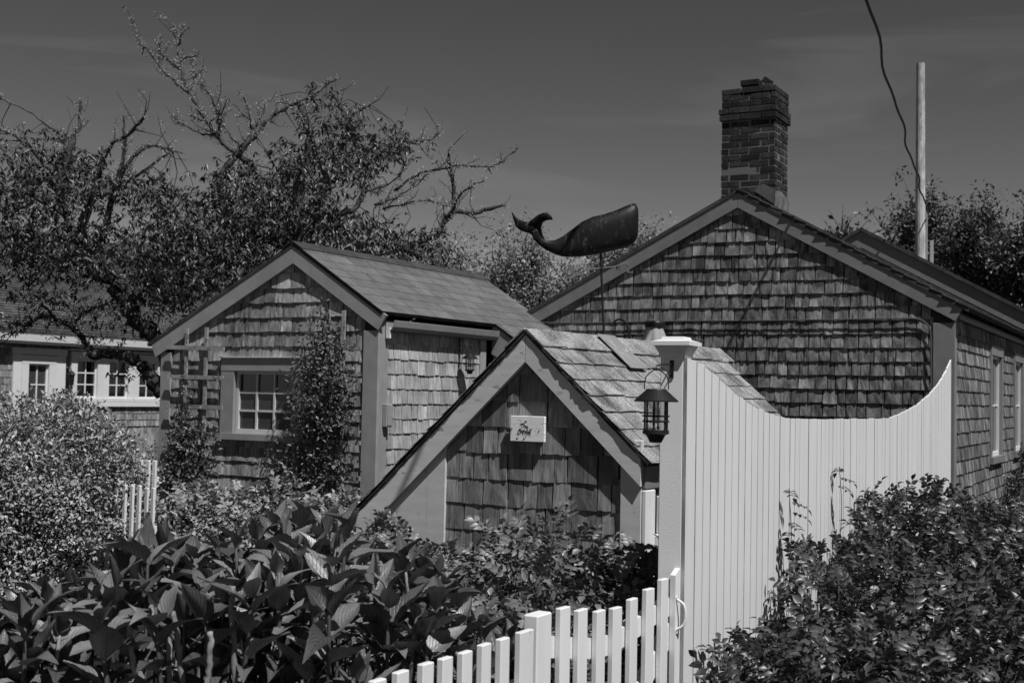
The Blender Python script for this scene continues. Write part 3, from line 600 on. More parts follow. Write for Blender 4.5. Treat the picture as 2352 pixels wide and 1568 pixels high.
for r in range(NC):
    o = .022 if r in (NC - 5, NC - 4) else (.004 if r > NC - 4 else 0); xa, xb, ya, yb = X0 - o, X1 + o, Y0 - o, Y1 + o; zc_ = z + .028
    wx, wy = xb - xa, yb - ya; d = .09; j = .013
    segs = [0, wx * .155, wx * .525, wx * .9, wx] if r % 2 else [0, wx * .36, wx * .735, wx]
    for a, b in zip(segs, segs[1:]):
        if b - a < .03: continue
        a_, b_ = a + (j / 2 if a > 0 else 0), b - (j / 2 if b < wx else 0); brick(xa + (a_ + b_) / 2, ya + d / 2, zc_, b_ - a_, d); brick(xa + (a_ + b_) / 2, yb - d / 2, zc_, b_ - a_, d)
    sy = [d + j, d + j + (wy - 2 * d - j) * .62, wy - d] if r % 2 else [d + j, d + j + (wy - 2 * d - j) * .35, wy - d]
    for a, b in zip(sy, sy[1:]):
        for xx in (xa + d / 2, xb - d / 2): brick(xx, ya + (a + b) / 2 - j / 2, zc_, d, b - a - j)
    z += .0675
MB().cbox(-2.12, -1.82, .50, .86, z - .01, z + .02, .006).build('flue_base', mB, ch)
MB().cbox(-2.13, -1.94, .49, .62, z + .021, z + .078, .004).build('brick', mB, ch); MB().cbox(-.05, .05, -.045, .045, -.03, .03, .004).build('brick', mB, ch, matrix=Matrix.Translation((-1.87, .56, z + .055)) @ Matrix.Rotation(.6, 4, 'Y') @ Matrix.Rotation(.5, 4, 'Z'))
fl = MB(); FX = X1 + .012
fl.prism([(cA[0] + .05, zc + .03), (FX, zc + slc * (FX - cA[0]) + .03), (FX, zc + slc * (FX - cA[0]) + .19), (-1.88, 3.80), (-1.95, 3.73)], Y0 - .02, Y0 - .012).build('chimney_flashing', paint('lead_flashing', .09, .6, wear=.3, wear_val=.05, amt=.4, bump=.8), cot)
MB().prism_x([(Y0 - .02, 3.40), (Y1 + .01, 3.40), (Y1 + .01, zc + slc * (FX - cA[0]) + .15), (Y0 + .2, zc + slc * (FX - cA[0]) + .19), (Y0 - .02, zc + slc * (FX - cA[0]) + .17)], X1 + .006, X1 + .013).build('chimney_flashing', paint('lead_side', .12, .6, wear=.2, wear_val=.06, amt=.4, bump=.8), cot)
# cable along the gable
tag(MB().tube(smooth_line([FC.wld(x, -.045, z_) for x, z_ in ((-4.35, 2.53), (-4.2, 2.45), (-4.02, 2.412), (-3.4, 2.405), (-2.6, 2.412), (-1.6, 2.408), (-.6, 2.412), (-.32, 2.41), (-.22, 2.37), (-.178, 2.28), (-.172, 2.0), (-.172, 1.6))], 4), .007, 6).build('wall_cable', plain('cable_grey', .07, .6), None), 'thin grey cable run across the cottage gable, bending down at the corner', 'cable')

# rear cottage beyond the main roof
FR_ = Frame(at(1983, 527, 19.6), 28)
rear = root_of('rear_cottage', FR_, 'grey trimmed gable of the cottage standing behind the chimney roof', 'cottage')
zR = at(1983, 527, 19.6).z; rA = (0, zR); rR = (3.4, zR - 3.4 * .55); rL = (-3.4, zR - 3.4 * .55)
MB().prism([(-3.2, 0), (3.2, 0), (3.2, zR - 1.85), (0, zR - .05), (-3.2, zR - 1.85)], 0, 5).build('wall', MT['cedar_c'], rear)
rake_pair(rear, MT['trim_c'], rA, rL, rR, .30, -.12, -.08)
for s in (-1, 1):
    a, b, c, d = (0, -.16, zR + .015), (s * 3.5, -.16, zR + .015 - 3.5 * .55), (s * 3.5, 5, zR + .015 - 3.5 * .55), (0, 5, zR + .015)
    (MB().slab(a, b, c, d, .05) if s > 0 else MB().slab(b, a, d, c, .05)).build('roof', MT['asph_edge'], rear)
FQ = Frame(at(1150, 760, 19.5), 28)
out = root_of('outbuilding', FQ, 'pale roofed outbuilding just showing between shed roof and cottage eave', 'outbuilding')
MB().box(0, 1.6, 0, 3, 0, 2.6).build('wall', MT['white_far'], out)
MB().slab((-.1, -.1, 2.62), (1.7, -.1, 2.62), (1.7, 1.5, 3.1), (-.1, 1.5, 3.1), .06).build('roof', asphalt('pale_roof', .30, .3, .3), out)

# ------------------------------------------------------------------ neighbour house at the left
FD = Frame(at(0, 764.6, 22.0), 29.6)
nb = root_of('neighbour_house', FD, 'long shingled house with white windows and gutter behind the cherry trees', 'house')
D0, D1 = -6.0, 9.0
gl = [(.60, 1.05, 1.30, 2.06), (1.69, 2.18, 1.45, 2.17), (2.46, 2.95, 1.45, 2.17), (3.23, 3.72, 1.45, 2.17)]
w = MB(); xs = D0
for (a, b, c, d) in gl: w.box(-.15, -.001, xs, a, 0, 2.55); w.box(-.15, -.001, a, b, 0, c); w.box(-.15, -.001, a, b, d, 2.55); xs = b
w.box(-.15, -.001, xs, D1, 0, 2.55); w.build('wall', MT['cedar_d'], nb); MB().box(-1.2, -1.15, D0, D1, 0, 2.5).build('inner_wall', MT['dark_wall'], nb)
shingle_wall(nb, MT['cedar_d'], (0, 0, 0), (0, 1, 0), (1, 0, 0), -.5, 4.3, .92, 2.42, [], [(.27, 1.42, .5, 2.33), (1.54, 3.78, 1.37, 2.31)], expo=.127, tb=.016, limit=300, minz=1.0)
for i, (a, b, c, d) in enumerate(gl):
    window(nb, 'window', FD, a, b, c, d, .14 if i else .15, 2, 3 if i else 2, (MT['white_far'], MT['white_far'], MT['glass'] if i else MT['glass_grey']), side=True, recess=.03, casing_d=.05, bar=.024, sill=.06)
MB().box(.001, .045, .27, .445, 1.0, 2.22).build('wide_trim', MT['white_far'], nb); MB().box(.001, .045, 1.205, 1.42, 1.0, 2.22).build('wide_trim', MT['white_far'], nb); MB().box(.001, .06, .25, 1.44, 2.222, 2.34).build('head_board', MT['white_far'], nb); MB().box(.001, .062, 1.5, 3.95, 2.33, 2.36).build('head_board', MT['white_far'], nb)
MB().box(.052, .07, 1.5, 3.95, 1.30, 1.388).build('apron_board', MT['white_far'], nb)
MB().prism([(.12, 2.50), (.12, 2.42), (.16, 2.40), (.22, 2.41), (.25, 2.45), (.26, 2.57), (.24, 2.57), (.14, 2.52)], D0, D1).build('gutter', MT['white_far'], nb)
J = MB(); dnn = Vector((-1, 0, .62)).normalized()
for r in range(46):
    o = Vector((.24, 0, 2.55)) + dnn * (r * .10); J.slab(o + Vector((0, D0, .022)), o + Vector((0, D1, .022)), o + dnn * .115 + Vector((0, D1, .004)), o + dnn * .115 + Vector((0, D0, .004)), .02)
tag(J.build('roof_shingle_field', cedar('old_wood_roof', .085, .3, grain=(9, 9, 9), stain=.4), nb), kind='stuff')
MB().slab((.22, D0, 2.53), (.22, D1, 2.53), tuple(Vector((.22, D1, 2.53)) + dnn * 4.6), tuple(Vector((.22, D0, 2.53)) + dnn * 4.6), .08).build('roof_deck', MT['dark_wall'], nb)
wl_ = FD.wld(.06, 1.47, 1.85)
lampD = empty('wall_lamp', wl_, -R(29.6), 'small dark coach lamp fixed beside the white windows of the neighbour house', 'lamp')
MB().box(-.06, -.03, -.04, .04, -.05, .16).build('back_plate', MT['black_iron'], lampD); MB().tube([(-.04, 0, .12), (.03, 0, .17), (.08, 0, .10)], .012, 6).build('arm', MT['black_iron'], lampD)
MB().lathe([(.045, -.16), (.06, .02), (.075, .03), (.03, .10)], (.08, 0, 0), 8).build('lantern_body', MT['lamp_metal'], lampD)

# ------------------------------------------------------------------ tall white fence
FF = Frame((.602, 4.4), 25.94)
fence = root_of('tall_board_fence', FF, 'tall white tongue-and-groove board fence with scooped top and capped post', 'fence')
top_pts = [(0, 1.791), (.202, 1.77), (.389, 1.728), (.601, 1.676), (.805, 1.636), (1.002, 1.611), (1.206, 1.588), (1.423, 1.571), (2.354, 1.561), (4.213, 1.552), (4.76, 1.588), (5.4, 1.64), (6.03, 1.719), (6.5, 1.80), (6.824, 1.871), (7.1, 1.945), (7.34, 2.021), (7.6, 2.1)]
def ftop(v):
    for (a, za), (b, zb_) in zip(top_pts, top_pts[1:]):
        if v <= b: return za + (zb_ - za) * (v - a) / (b - a)
    return top_pts[-1][1]
v = -.004; i = 0
while v < 7.32:
    w = .0935 if i else .112; e = v + w - random.uniform(.0085, .0125); j = random.uniform(-.003, .003); x1 = .013 + random.uniform(-.0015, .0015)
    c = .0008; m = MB()
    n = 3; V = []
    ys = [v + (e - v) * k / n for k in range(n + 1)]
    poly = [(ys[0], .03)] + [(ys[-1], .03)] + [(q, ftop(q) + j) for q in reversed(ys)]
    k = len(poly); ins = [((p[0] - (v + e) / 2) * (1 - 2 * c / (e - v)) + (v + e) / 2, p[1] - (c if p[1] > 1 else -c)) for p in poly]
    V = [(0, p[0], p[1]) for p in poly] + [(x1 - c, p[0], p[1]) for p in poly] + [(x1, p[0], p[1]) for p in ins]
    F = [tuple(range(k))] + [(q, k + q, k + (q + 1) % k, (q + 1) % k) for q in range(k)] + [(k + q, 2 * k + q, 2 * k + (q + 1) % k, k + (q + 1) % k) for q in range(k)] + [tuple(range(3 * k - 1, 2 * k - 1, -1))]
    m.add(V, F)
    m.box(-.006, -.001, e - .001, e + .014, .035, ftop(e) - .012)
    o_ = m.build('board', MT['white'], fence); o_.data.materials.append(MT['groove'])
    for f_ in o_.data.polygons:
        if abs(f_.normal.y) > .9 or f_.center.x < .0: f_.material_index = 1
    v += w; i += 1
for z0 in (.35, 1.30): MB().cbox(-.045, -.005, .06, 7.35, z0, z0 + .085).build('rail', MT['white'], fence)
for yy in (2.45, 4.9, 7.28): MB().cbox(-.10, -.046, yy, yy + .085, 0, min(1.5, ftop(yy) - .05)).build('post', MT['white'], fence)
pst = MB().cbox(-.086, -.001, -.004, .085, 0, 1.835, .003).build('post', MT['white_post'], fence)
def cap(z0, z1, o0, o1, nm): 
    x0, x1, y0, y1 = -.086, -.001, -.004, .085
    MB().loft([[(x0 - o0, y0 - o0, z0), (x1 + o0, y0 - o0, z0), (x1 + o0, y1 + o0, z0), (x0 - o0, y1 + o0, z0)], [(x0 - o1, y0 - o1, z1), (x1 + o1, y0 - o1, z1), (x1 + o1, y1 + o1, z1), (x0 - o1, y1 + o1, z1)]]).build(nm, MT['white'], pst)
cap(1.795, 1.812, .004, .005, 'cap_moulding'); cap(1.8125, 1.836, .006, .018, 'cap_moulding'); cap(1.8365, 1.850, .028, .028, 'cap_slab'); cap(1.8505, 1.858, .027, .002, 'cap_slab'); cap(1.8585, 1.868, .0, -.004, 'cap_top')

# ------------------------------------------------------------------ gate and picket fence
FG = Frame(at(1548, 1312, 4.4), 30)
gate = root_of('picket_gate', FG, 'white picket garden gate with sagging curved top beside the tall fence post', 'gate')
def picket(par, v, w, zt, x0=.0, th=.019, mat='white', zb_=.09, arch=0.0):
    MB().cbox(0, th, -w / 2, w / 2, 0, zt - zb_, .0022).build('picket', MT[mat], par, matrix=Matrix.Translation((x0 + random.uniform(0, .002), v + random.gauss(0, .0015), zb_)) @ Matrix.Rotation(random.gauss(0, .005), 4, 'X') @ Matrix.Rotation(random.gauss(0, .03), 4, 'Z'))
GP = [(-.128, 1.044), (-.248, 1.026), (-.372, 1.010), (-.495, .998), (-.610, 1.005), (-.728, 1.025), (-.838, 1.046)]
for v, z in GP: picket(gate, v, .058, z)
MB().prism_x([(-.035, .06), (.062, .06), (.062, 1.066), (.04, 1.070), (.0, 1.064), (-.035, 1.046)], .001, .0205).build('picket', MT['white'], gate)
def curve_rail(zoff, th, nm, mat='white'):
    pts = [(-.915, 1.03 - .15)] + [(v, z - zoff) for v, z in reversed(GP)] + [(.045, 1.06 - zoff)]
    pts[0] = (-.915, pts[1][1] + .012)
    m = MB()
    for (a, za), (b, zb_) in zip(pts, pts[1:]): m.prism_x([(a, za - th), (b, zb_ - th), (b, zb_), (a, za)], -.030, -.001)
    m.build(nm, MT[mat], gate)
curve_rail(.085, .062, 'rail'); MB().cbox(-.030, -.001, -.915, .045, .20, .28).build('rail', MT['white'], gate)
MB().prism_x([(-.90, .30), (-.80, .30), (.04, .84), (.04, .93)], -.028, -.0015).build('brace', MT['white'], gate)
HP = [FG.loc(at(x, y, 4.36)) for x, y in ((1545, 1374), (1551, 1383), (1561, 1393), (1567, 1412), (1567, 1432), (1560, 1443), (1555, 1446), (1557, 1458))]
h0 = FG.loc(at(1551, 1410, 4.37)); hy = h0.y; hz = h0.z
MB().tube(smooth_line([(.021, hy - .004, hz + .062), (.022, hy, hz + .052), (.045, hy + .006, hz + .035), (.052, hy + .008, hz), (.045, hy + .006, hz - .035), (.022, hy, hz - .052), (.021, hy + .003, hz - .066)], 4), .0048, 8).build('handle', MT['white'], gate, True)

pf = root_of('picket_fence', FG, 'low white picket fence with square post running from the gate beside hydrangeas', 'fence')
MB().cbox(-.022, .024, -1.022, -.938, 0, 1.047, .004).build('post', MT['white_worn'], pf)
picket(pf, -1.078, .075, 1.014, mat='white_worn', x0=.002)
vv = -1.186
while vv > -3.6: picket(pf, vv, .047, 1.008 + random.uniform(-.004, .004), x0=.0); vv -= .0935
for z0 in (.25, .80): MB().cbox(-.034, -.001, -3.7, -1.023, z0, z0 + .075).build('rail', MT['white'], pf)
MB().cbox(-.10, -.034, -3.70, -3.61, 0, 1.02).build('post', MT['white'], pf)

# far picket fence in the garden
FP = Frame(at(300, 1052, 9.9), 30)
pb = root_of('garden_picket_fence', FP, 'short run of white pickets between pale shrub and shed corner', 'fence')
for k, (px, py) in enumerate(((290, 1053), (308, 1053), (326.5, 1053), (343.5, 1053), (358, 1053))):
    u, z = FP.front(px, py); MB().cbox(u - .019, u + .019, -.02, 0, .05, 1.10).build('picket', MT['white_far'], pb)
u0, _ = FP.front(283, 1090); u1, _ = FP.front(359.5, 1090)
MB().cbox(u0, u1, .001, .03, .93, .975).build('rail', MT['white_far'], pb); MB().cbox(u0, u1, .001, .03, .35, .42).build('rail', MT['white_far'], pb)
FP2 = Frame(at(300, 1140, 9.2), 40)  # second row, added to stand for the sunlit lower part of the same fence
pb2 = root_of('sunlit_picket_row', FP2, 'added row of white pickets standing for the sunlit lower part of the garden pickets', 'fence')
for px, py in ((232, 1210), (252, 1175), (271, 1133), (290, 1131), (307, 1130), (323, 1128), (341, 1127), (355, 1126)):
    u, z = FP2.front(px, py, .0); MB().cbox(u - .019, u + .019, -.02, 0, .05, .95 + random.uniform(-.01, .01)).build('picket', MT['white_far'], pb2)
u0, _ = FP2.front(225, 1160); u1, _ = FP2.front(356.5, 1130)
MB().cbox(u0, u1, .001, .03, .62, .68).build('rail', MT['white_far'], pb2)

# ------------------------------------------------------------------ lanterns
GLAS = glass('lamp_glass', .3, .10, .05)
def lantern(loc, rz, label):
    r = empty('hanging_lantern', loc, rz, label, 'lantern', 'black cage lanterns')
    MB().lathe([(.008, .047), (.034, .046), (.036, .042), (.074, .008), (.0745, .003), (.070, .003), (.03, .010), (.008, .012)], n=32).build('hood', MT['lamp_metal'], r)
    for k in range(6):
        a = math.pi / 3 * k + .3; MB().box(-.0034, .0034, -.002, .002, -.098, .004).build('cage_bar', MT['black_iron'], r, matrix=Matrix.Translation((.040 * math.cos(a), .040 * math.sin(a), 0)) @ Matrix.Rotation(a + R(90), 4, 'Z'))
    for z in (-.045, -.063):
        n = 32; P = [(.044 * math.cos(2 * math.pi * k / n), .044 * math.sin(2 * math.pi * k / n), z) for k in range(n + 1)]; MB().tube(P, .0027, 6, cap=False).build('cage_ring', MT['black_iron'], r)
    MB().lathe([(.034, -.093), (.034, .004), (.032, .004), (.032, -.093)], n=24).build('glass_cylinder', GLAS, r)
    MB().lathe([(.012, -.07), (.013, -.03), (.009, -.005), (.006, .004)], n=10).build('bulb', glass('bulb_glass', .6, .45, .1), r)
    MB().lathe([(.044, -.092), (.045, -.104), (.034, -.108), (.031, -.112), (.020, -.134), (.003, -.135)], n=24).build('base', MT['black_iron'], r)
    MB().tube(smooth_line([(-.040, 0, .044), (-.040, 0, .065), (-.032, 0, .092), (0, 0, .112), (.032, 0, .092), (.040, 0, .065), (.040, 0, .044)], 5), .0019, 6).build('bail', MT['black_iron'], r)
    return r
pl = FF.wld(-.043, -.165, 1.636)
L0 = lantern(pl, -R(4), 'black cage lantern hanging from the iron bracket on the white fence post')
br = root_of('lantern_bracket', FF, 'small iron bracket arm screwed to the white fence post', 'bracket')
MB().cbox(-.050, -.036, -.0095, -.0045, 1.722, 1.785, .001).build('plate', MT['black_iron'], br)
MB().tube([(-.043, -.006, 1.77), (-.043, -.10, 1.768), (-.043, -.165, 1.762), (-.043, -.170, 1.752), (-.043, -.163, 1.746)], .0026, 6).build('arm', MT['black_iron'], br); MB().tube([(-.043, -.006, 1.735), (-.043, -.15, 1.762)], .0022, 6).build('strut', MT['black_iron'], br)
u, z = 0, 0
la = FA.wld(.135, 1.235, 1.975)
L1 = lantern(la, -R(30), 'black cage lantern hanging from scrolled hook on the shed side wall')
hk = root_of('scroll_hook', FA, 'wrought iron scroll hook on the shed side wall below the gutter', 'bracket')
MB().box(.017, .024, 1.228, 1.242, 1.90, 2.17).build('bar', MT['black_iron'], hk)
MB().tube(smooth_line([(.022, 1.235, 2.10), (.05, 1.235, 2.105), (.045, 1.235, 2.14), (.03, 1.235, 2.13)], 4), .004, 6).build('scroll', MT['black_iron'], hk)
MB().tube(smooth_line([(.022, 1.235, 2.16), (.06, 1.235, 2.15), (.10, 1.235, 2.10), (.135, 1.235, 2.082), (.155, 1.235, 2.095), (.148, 1.235, 2.11)], 4), .004, 6).build('arm', MT['black_iron'], hk)
bx = root_of('junction_box', FA, 'grey electrical box mounted on the corner board of the shed', 'box')
MB().cbox(.029, .075, .045, .125, 1.37, 1.565, .005).build('box_body', MT['trim_a'], bx); MB().cbox(.0755, .083, .05, .12, 1.38, 1.555, .003).build('cover', MT['trim_a'], bx)

# ------------------------------------------------------------------ whale weathervane
WY = 6.73
vane = empty('whale_weathervane', FB.wld(-.615, .767, 1.97), 0, 'black carved sperm whale weathervane on a rod above the small shed', 'weathervane')
wo = Vector(vane.location)
def wp(x, y, dy=0.0): return at((1230 + x / 3.92) * .9408, (470 + y / 3.92) * .9408, WY + dy) - wo
mw, nw, lw_, bw = new_mat('whale_paint', 0.45, 0.18); cw = noise(nw, lw_, coords(nw, lw_, (45, 45, 9)), 1, 6, .7, .4); cw2 = noise(nw, lw_, coords(nw, lw_, (7, 7, 7)), 1, 4, .6)
set_val(nw, lw_, bw, nmath(nw, lw_, 'ADD', nmap(nw, lw_, cw2, .3, .7, .006, .014), nmap(nw, lw_, cw, .57, .70, 0, .11))); set_bump(nw, lw_, bw, cw, .25, .003)
PXM = WY / FPX / (3.92 / .9408)                          # metres per zoomed pixel
def ring(c, ax, a, b, n=18, pw=2.4):                      # superellipse: in-plane axis ax half a, depth half b
    out = []
    for k in range(n):
        t = 2 * math.pi * k / n; ct, st = math.cos(t), math.sin(t)
        out.append(c + ax * (a * math.copysign(abs(ct) ** (2 / pw), ct)) + Vector((0, 1, 0)) * (b * math.copysign(abs(st) ** (2 / pw), st)))
    return out
st = [(1289, 215, 300, .10), (1284, 150, 405, .42), (1265, 105, 455, .62), (1235, 102, 495, .75), (1170, 125, 527, .92), (1080, 165, 550, 1.0), (960, 205, 578, 1.0), (850, 230, 598, .98), (750, 277, 612, .9), (650, 352, 619, .75), (560, 420, 614, .62), (490, 455, 592, .5)]
rings = []
for x, t, bt, f in st:
    c = wp(x, (t + bt) / 2); rings.append(ring(c, (wp(x, t) - wp(x, bt)).normalized(), (bt - t) / 2 * PXM, 95 * f * PXM))
tail = [((425, 462), (400, 548), .40), ((395, 452), (335, 502), .34), ((375, 420), (285, 445), .34), ((362, 375), (258, 395), .36), ((358, 340), (240, 385), .36)]
for a, b, f in tail:
    pa, pb_ = wp(*a), wp(*b); rings.append(ring((pa + pb_) / 2, (pa - pb_).normalized(), (pa - pb_).length / 2, 95 * f * PXM))
MB().loft(rings).build('body', mw, vane, True)
def fluke(stn, nm):
    rr = []
    for a, b, dy, f in stn:
        pa, pb_ = wp(*a, dy), wp(*b, dy); rr.append(ring((pa + pb_) / 2, (pa - pb_).normalized(), (pa - pb_).length / 2, f * PXM, 14, 2.0))
    MB().loft(rr).build(nm, mw, vane, True)
fluke([((345, 300), (262, 400), 0, 30), ((275, 262), (235, 388), .005, 30), ((222, 283), (195, 378), .03, 26), ((175, 272), (150, 358), .05, 22), ((128, 240), (115, 325), .06, 16), ((98, 208), (92, 262), .065, 10), ((76, 185), (74, 196), .07, 3)], 'fluke')
fluke([((240, 300), (345, 372), 0, 30), ((262, 262), (362, 325), -.005, 30), ((330, 212), (375, 285), -.03, 26), ((378, 193), (405, 268), -.05, 20), ((425, 195), (438, 262), -.06, 14), ((455, 222), (460, 262), -.065, 9), ((468, 252), (469, 262), -.068, 3)], 'fluke')
MB().lathe([(.001, -.004), (.0055, -.002), (.0055, .002), (.001, .004)], n=12).build('eye', plain('whale_eye', .5, .4), vane, matrix=Matrix.Translation(wp(962, 452, -.037)) @ Matrix.Rotation(R(90), 4, 'X'))
MB().tube([wp(928, 560), wp(935, 800), wp(958, 1370)], .0062, 8).build('rod', MT['black_iron'], vane); MB().tube([wp(931, 660), wp(934, 745)], .0105, 8).build('collar', MT['black_iron'], vane)
hubp = wp(934, 720)
def vane_arm(tip, nm='arm', lift=.018):
    d = tip - hubp; MB().tube(smooth_line([hubp, hubp + d * .5 + Vector((0, 0, .002)), hubp + d * .9 + Vector((0, 0, lift)), tip], 4), .0028, 6).build(nm, MT['galv'], vane)
def glyph(polys, c, ux, sc, mat, nm):
    m = MB(); uz = Vector((0, 0, 1)); un = ux.cross(uz).normalized() * .0012
    for a, b, w in polys:
        pa, pb_ = Vector(a), Vector(b); d = (pb_ - pa).normalized(); nn = Vector((-d.y, d.x)) * w / 2
        q = [pa + nn, pb_ + nn, pb_ - nn, pa - nn]; V = [c + ux * (k.x * sc) + uz * (k.y * sc) for k in q]
        m.add([v + un for v in V] + [v - un for v in V], [(0, 1, 2, 3), (7, 6, 5, 4), (0, 4, 5, 1), (1, 5, 6, 2), (2, 6, 7, 3), (3, 7, 4, 0)])
    m.build(nm, mat, vane)
ux = Vector((.97, .24, 0)); tE, tW = wp(1190, 700, .02), wp(670, 760, -.02)
vane_arm(tE); vane_arm(tW)
LT = plain('letter_metal', .12, .6, .3, .3)
glyph([((0, -1), (0, 1), .45), ((-.25, 1), (.9, 1), .22), ((-.25, 0), (.6, 0), .2), ((-.25, -1), (1, -1), .22), ((.85, 1.1), (.85, .7), .15), ((.95, -1.1), (.95, -.7), .15)], wp(1190, 712, .022), ux, .028, LT, 'letter_E')
glyph([((-1, 1), (-.5, -1), .3), ((-.5, -1), (0, .6), .2), ((0, .6), (.5, -1), .3), ((.5, -1), (1, 1), .2), ((-1.2, 1), (-.7, 1), .15), ((.8, 1), (1.2, 1), .15)], wp(628, 745, -.022), ux, .026, LT, 'letter_W')
tS = hubp + Vector((-.10, -.13, -.03)); tN = hubp + Vector((.10, .13, .03)); vane_arm(tS); vane_arm(tN)
uy = Vector((-.55, -.83, 0))
glyph([((.5, .8), (0, 1), .25), ((0, 1), (-.5, .6), .25), ((-.5, .6), (.5, -.5), .3), ((.5, -.5), (0, -1), .25), ((0, -1), (-.5, -.8), .25)], tS + Vector((0, 0, -.01)), uy, .026, LT, 'letter_S')
glyph([((-.6, -1), (-.6, 1), .3), ((-.6, 1), (.6, -1), .25), ((.6, -1), (.6, 1), .3)], tN, uy, .026, LT, 'letter_N')

# ------------------------------------------------------------------ garden umbrella and shepherd's hook behind the small shed
ub = at(1503, 800, 9.2); umb = empty('patio_umbrella', (ub.x, ub.y, 0), 0, 'folded pale canvas patio umbrella standing behind the small shed roof', 'umbrella')
zt = at(1503, 742, 9.2).z
rr = []
for f, z, am in ((.05, zt - .005, .02), (.062, zt - .04, .06), (.10, zt - .15, .10), (.16, zt - .4, .15), (.19, zt - .8, .18), (.15, zt - 1.05, .2)):
    n = 42; rr.append([Vector((math.cos(2 * math.pi * k / n) * f * (1 + am * math.sin(k / n * 2 * math.pi * 7)), math.sin(2 * math.pi * k / n) * f * (1 + am * math.sin(k / n * 2 * math.pi * 7)), z)) for k in range(n)])
MB().loft(list(reversed(rr))).build('canopy', plain('canvas', .30, .8, .2), umb, True)
MB().lathe([(.072, zt - .03), (.076, zt), (.07, zt + .014), (.01, zt + .016)], n=16).build('cap', MT['black_iron'], umb); MB().tube([(0, 0, .03), (0, 0, zt - .5)], .019, 8).build('pole', MT['trim_c'], umb); MB().lathe([(.22, 0), (.22, .05), (.04, .08)], n=16).build('base', MT['black_iron'], umb)
hb = at(1447, 760, 8.0); shk = empty('shepherd_hook', (hb.x, hb.y, 0), 0, 'slim curved iron garden hook behind the ridge of the small shed', 'garden hook')
hp = [at(x, y, 8.0) - Vector((hb.x, hb.y, 0)) for x, y in ((1401, 740), (1402, 745), (1406, 747), (1413, 737), (1424, 733), (1434, 738), (1442, 752), (1446, 770), (1447, 800))]
MB().tube(smooth_line(hp, 4) + [Vector((0, 0, 0))], .007, 6).build('hook', MT['lamp_metal'], shk)

# ------------------------------------------------------------------ utility pole and overhead wires
up = at(2112, 600, 24.0); pole = empty('utility_pole', (up.x, up.y, 0), 0, 'tall pale weathered utility pole rising behind the cottage roof', 'utility pole')
zt = at(2112, 146, 24.0).z
MB().tube([(.02, 0, 0), (.015, 0, zt * .5), (0, 0, zt)], [.125, .10, .078], 16).build('shaft', cedar('pole_wood', .55, .1, grain=(18, 18, 1.2), stain=.35, bump=.3), pole)
m = MB()
zz0 = at(2112, 322, 24).z; zz1 = at(2112, 272, 24).z
m.tube([(.19, 0, zz0), (.19, 0, zz1)], .008, 5)
for k in range(6): z = zz0 + (zz1 - zz0) * k / 5; m.tube([(.075, 0, z), (.19, 0, z)], .006, 5)
m.build('rung_bracket', MT['galv'], pole)
zb0 = at(2112, 600, 24).z; MB().cbox(.19, .26, -.03, .03, zb0 - .4, at(2112, 552, 24).z).build('conduit_box', MT['trim_a'], pole); MB().tube([(.135, 0, zb0 - .4), (.13, 0, at(2112, 490, 24).z)], .02, 8).build('conduit', MT['trim_a'], pole)
c0 = at(2121, 492, 24.0) + Vector((.08, -.06, 0)); c1 = at(1990, 2, 10.2); pts = []
for k in range(90):
    t = k / 89 * 2.3; p = c0.lerp(c1, t); p.z -= .55 * math.sin(min(1, t / 2.3) * math.pi) * .5 - .0; p += Vector((.022 * math.sin(k * .55) + .012 * math.sin(k * 1.1), 0, 0)); pts.append(p)
sh = at(1990, 2, 10.2) - min(pts, key=lambda q: abs(q.y - 10.2)); pts = [p + sh * min(1, max(0, (c0.y - p.y) / (c0.y - 10.2))) for p in pts]
tag(MB().tube(pts, .0135, 6).build('overhead_cable', MT['black_iron'], None), 'thick twisted black cable hanging from the utility pole across the sky', 'cable')
q0, q1 = at(1930, 560, 30), at(2110, 500, 24.2)
tag(MB().tube([q0 + (q0 - q1) * 1.5, q0, q1], .011, 5).build('thin_wire', MT['trim_c'], None), 'thin pale wire reaching the utility pole above the rear gable', 'wire')
loopP = [at(x, y, Y) for x, y, Y in ((1206, 712, 13.9), (1203, 722, 13.8), (1222, 731, 13.7), (1240, 741, 13.6), (1262, 742, 13.5))]
tag(MB().tube(smooth_line(loopP, 5), .013, 6).build('loose_cable', MT['trim_c'], None), 'loose cable loop hanging at the left eave tip of the cottage', 'cable')

# ------------------------------------------------------------------ trellises on the shed front
def trellis(label, verts, hors):
    t = root_of('trellis', FA, label, 'trellis', 'wooden trellises on the shed')
    for px, y0, y1 in verts:
        u, z1 = FA.front(px, y0, -.06); _, z0 = FA.front(px, y1, -.06); MB().cbox(u - .019, u + .019, -.068, -.052, z0, z1, .002).build('upright', MT['trellis'], t)
    for x0, x1, py in hors:
        u0, z = FA.front(x0, py, -.08); u1, z2 = FA.front(x1, py + (x1 - x0) * .03, -.08); m = MB()
        m.prism([(u0, z - .019), (u1, z2 - .019), (u1, z2 + .019), (u0, z + .019)], -.084, -.0685); m.build('slat', MT['trellis'], t)
trellis('flaking wooden trellis left of the shed window', [(430, 755, 1180), (475, 752, 1180)], [(385, 514, 797), (384, 513, 864), (382, 510, 932), (380, 506, 1004), (378, 505, 1066)])
trellis('flaking wooden trellis right of the shed window, overgrown by the vine', [(755, 716, 1180), (790, 713, 1180)], [(736, 829, 796), (735, 829, 871), (733, 828, 944), (650, 827, 1012), (728, 826, 1096)])

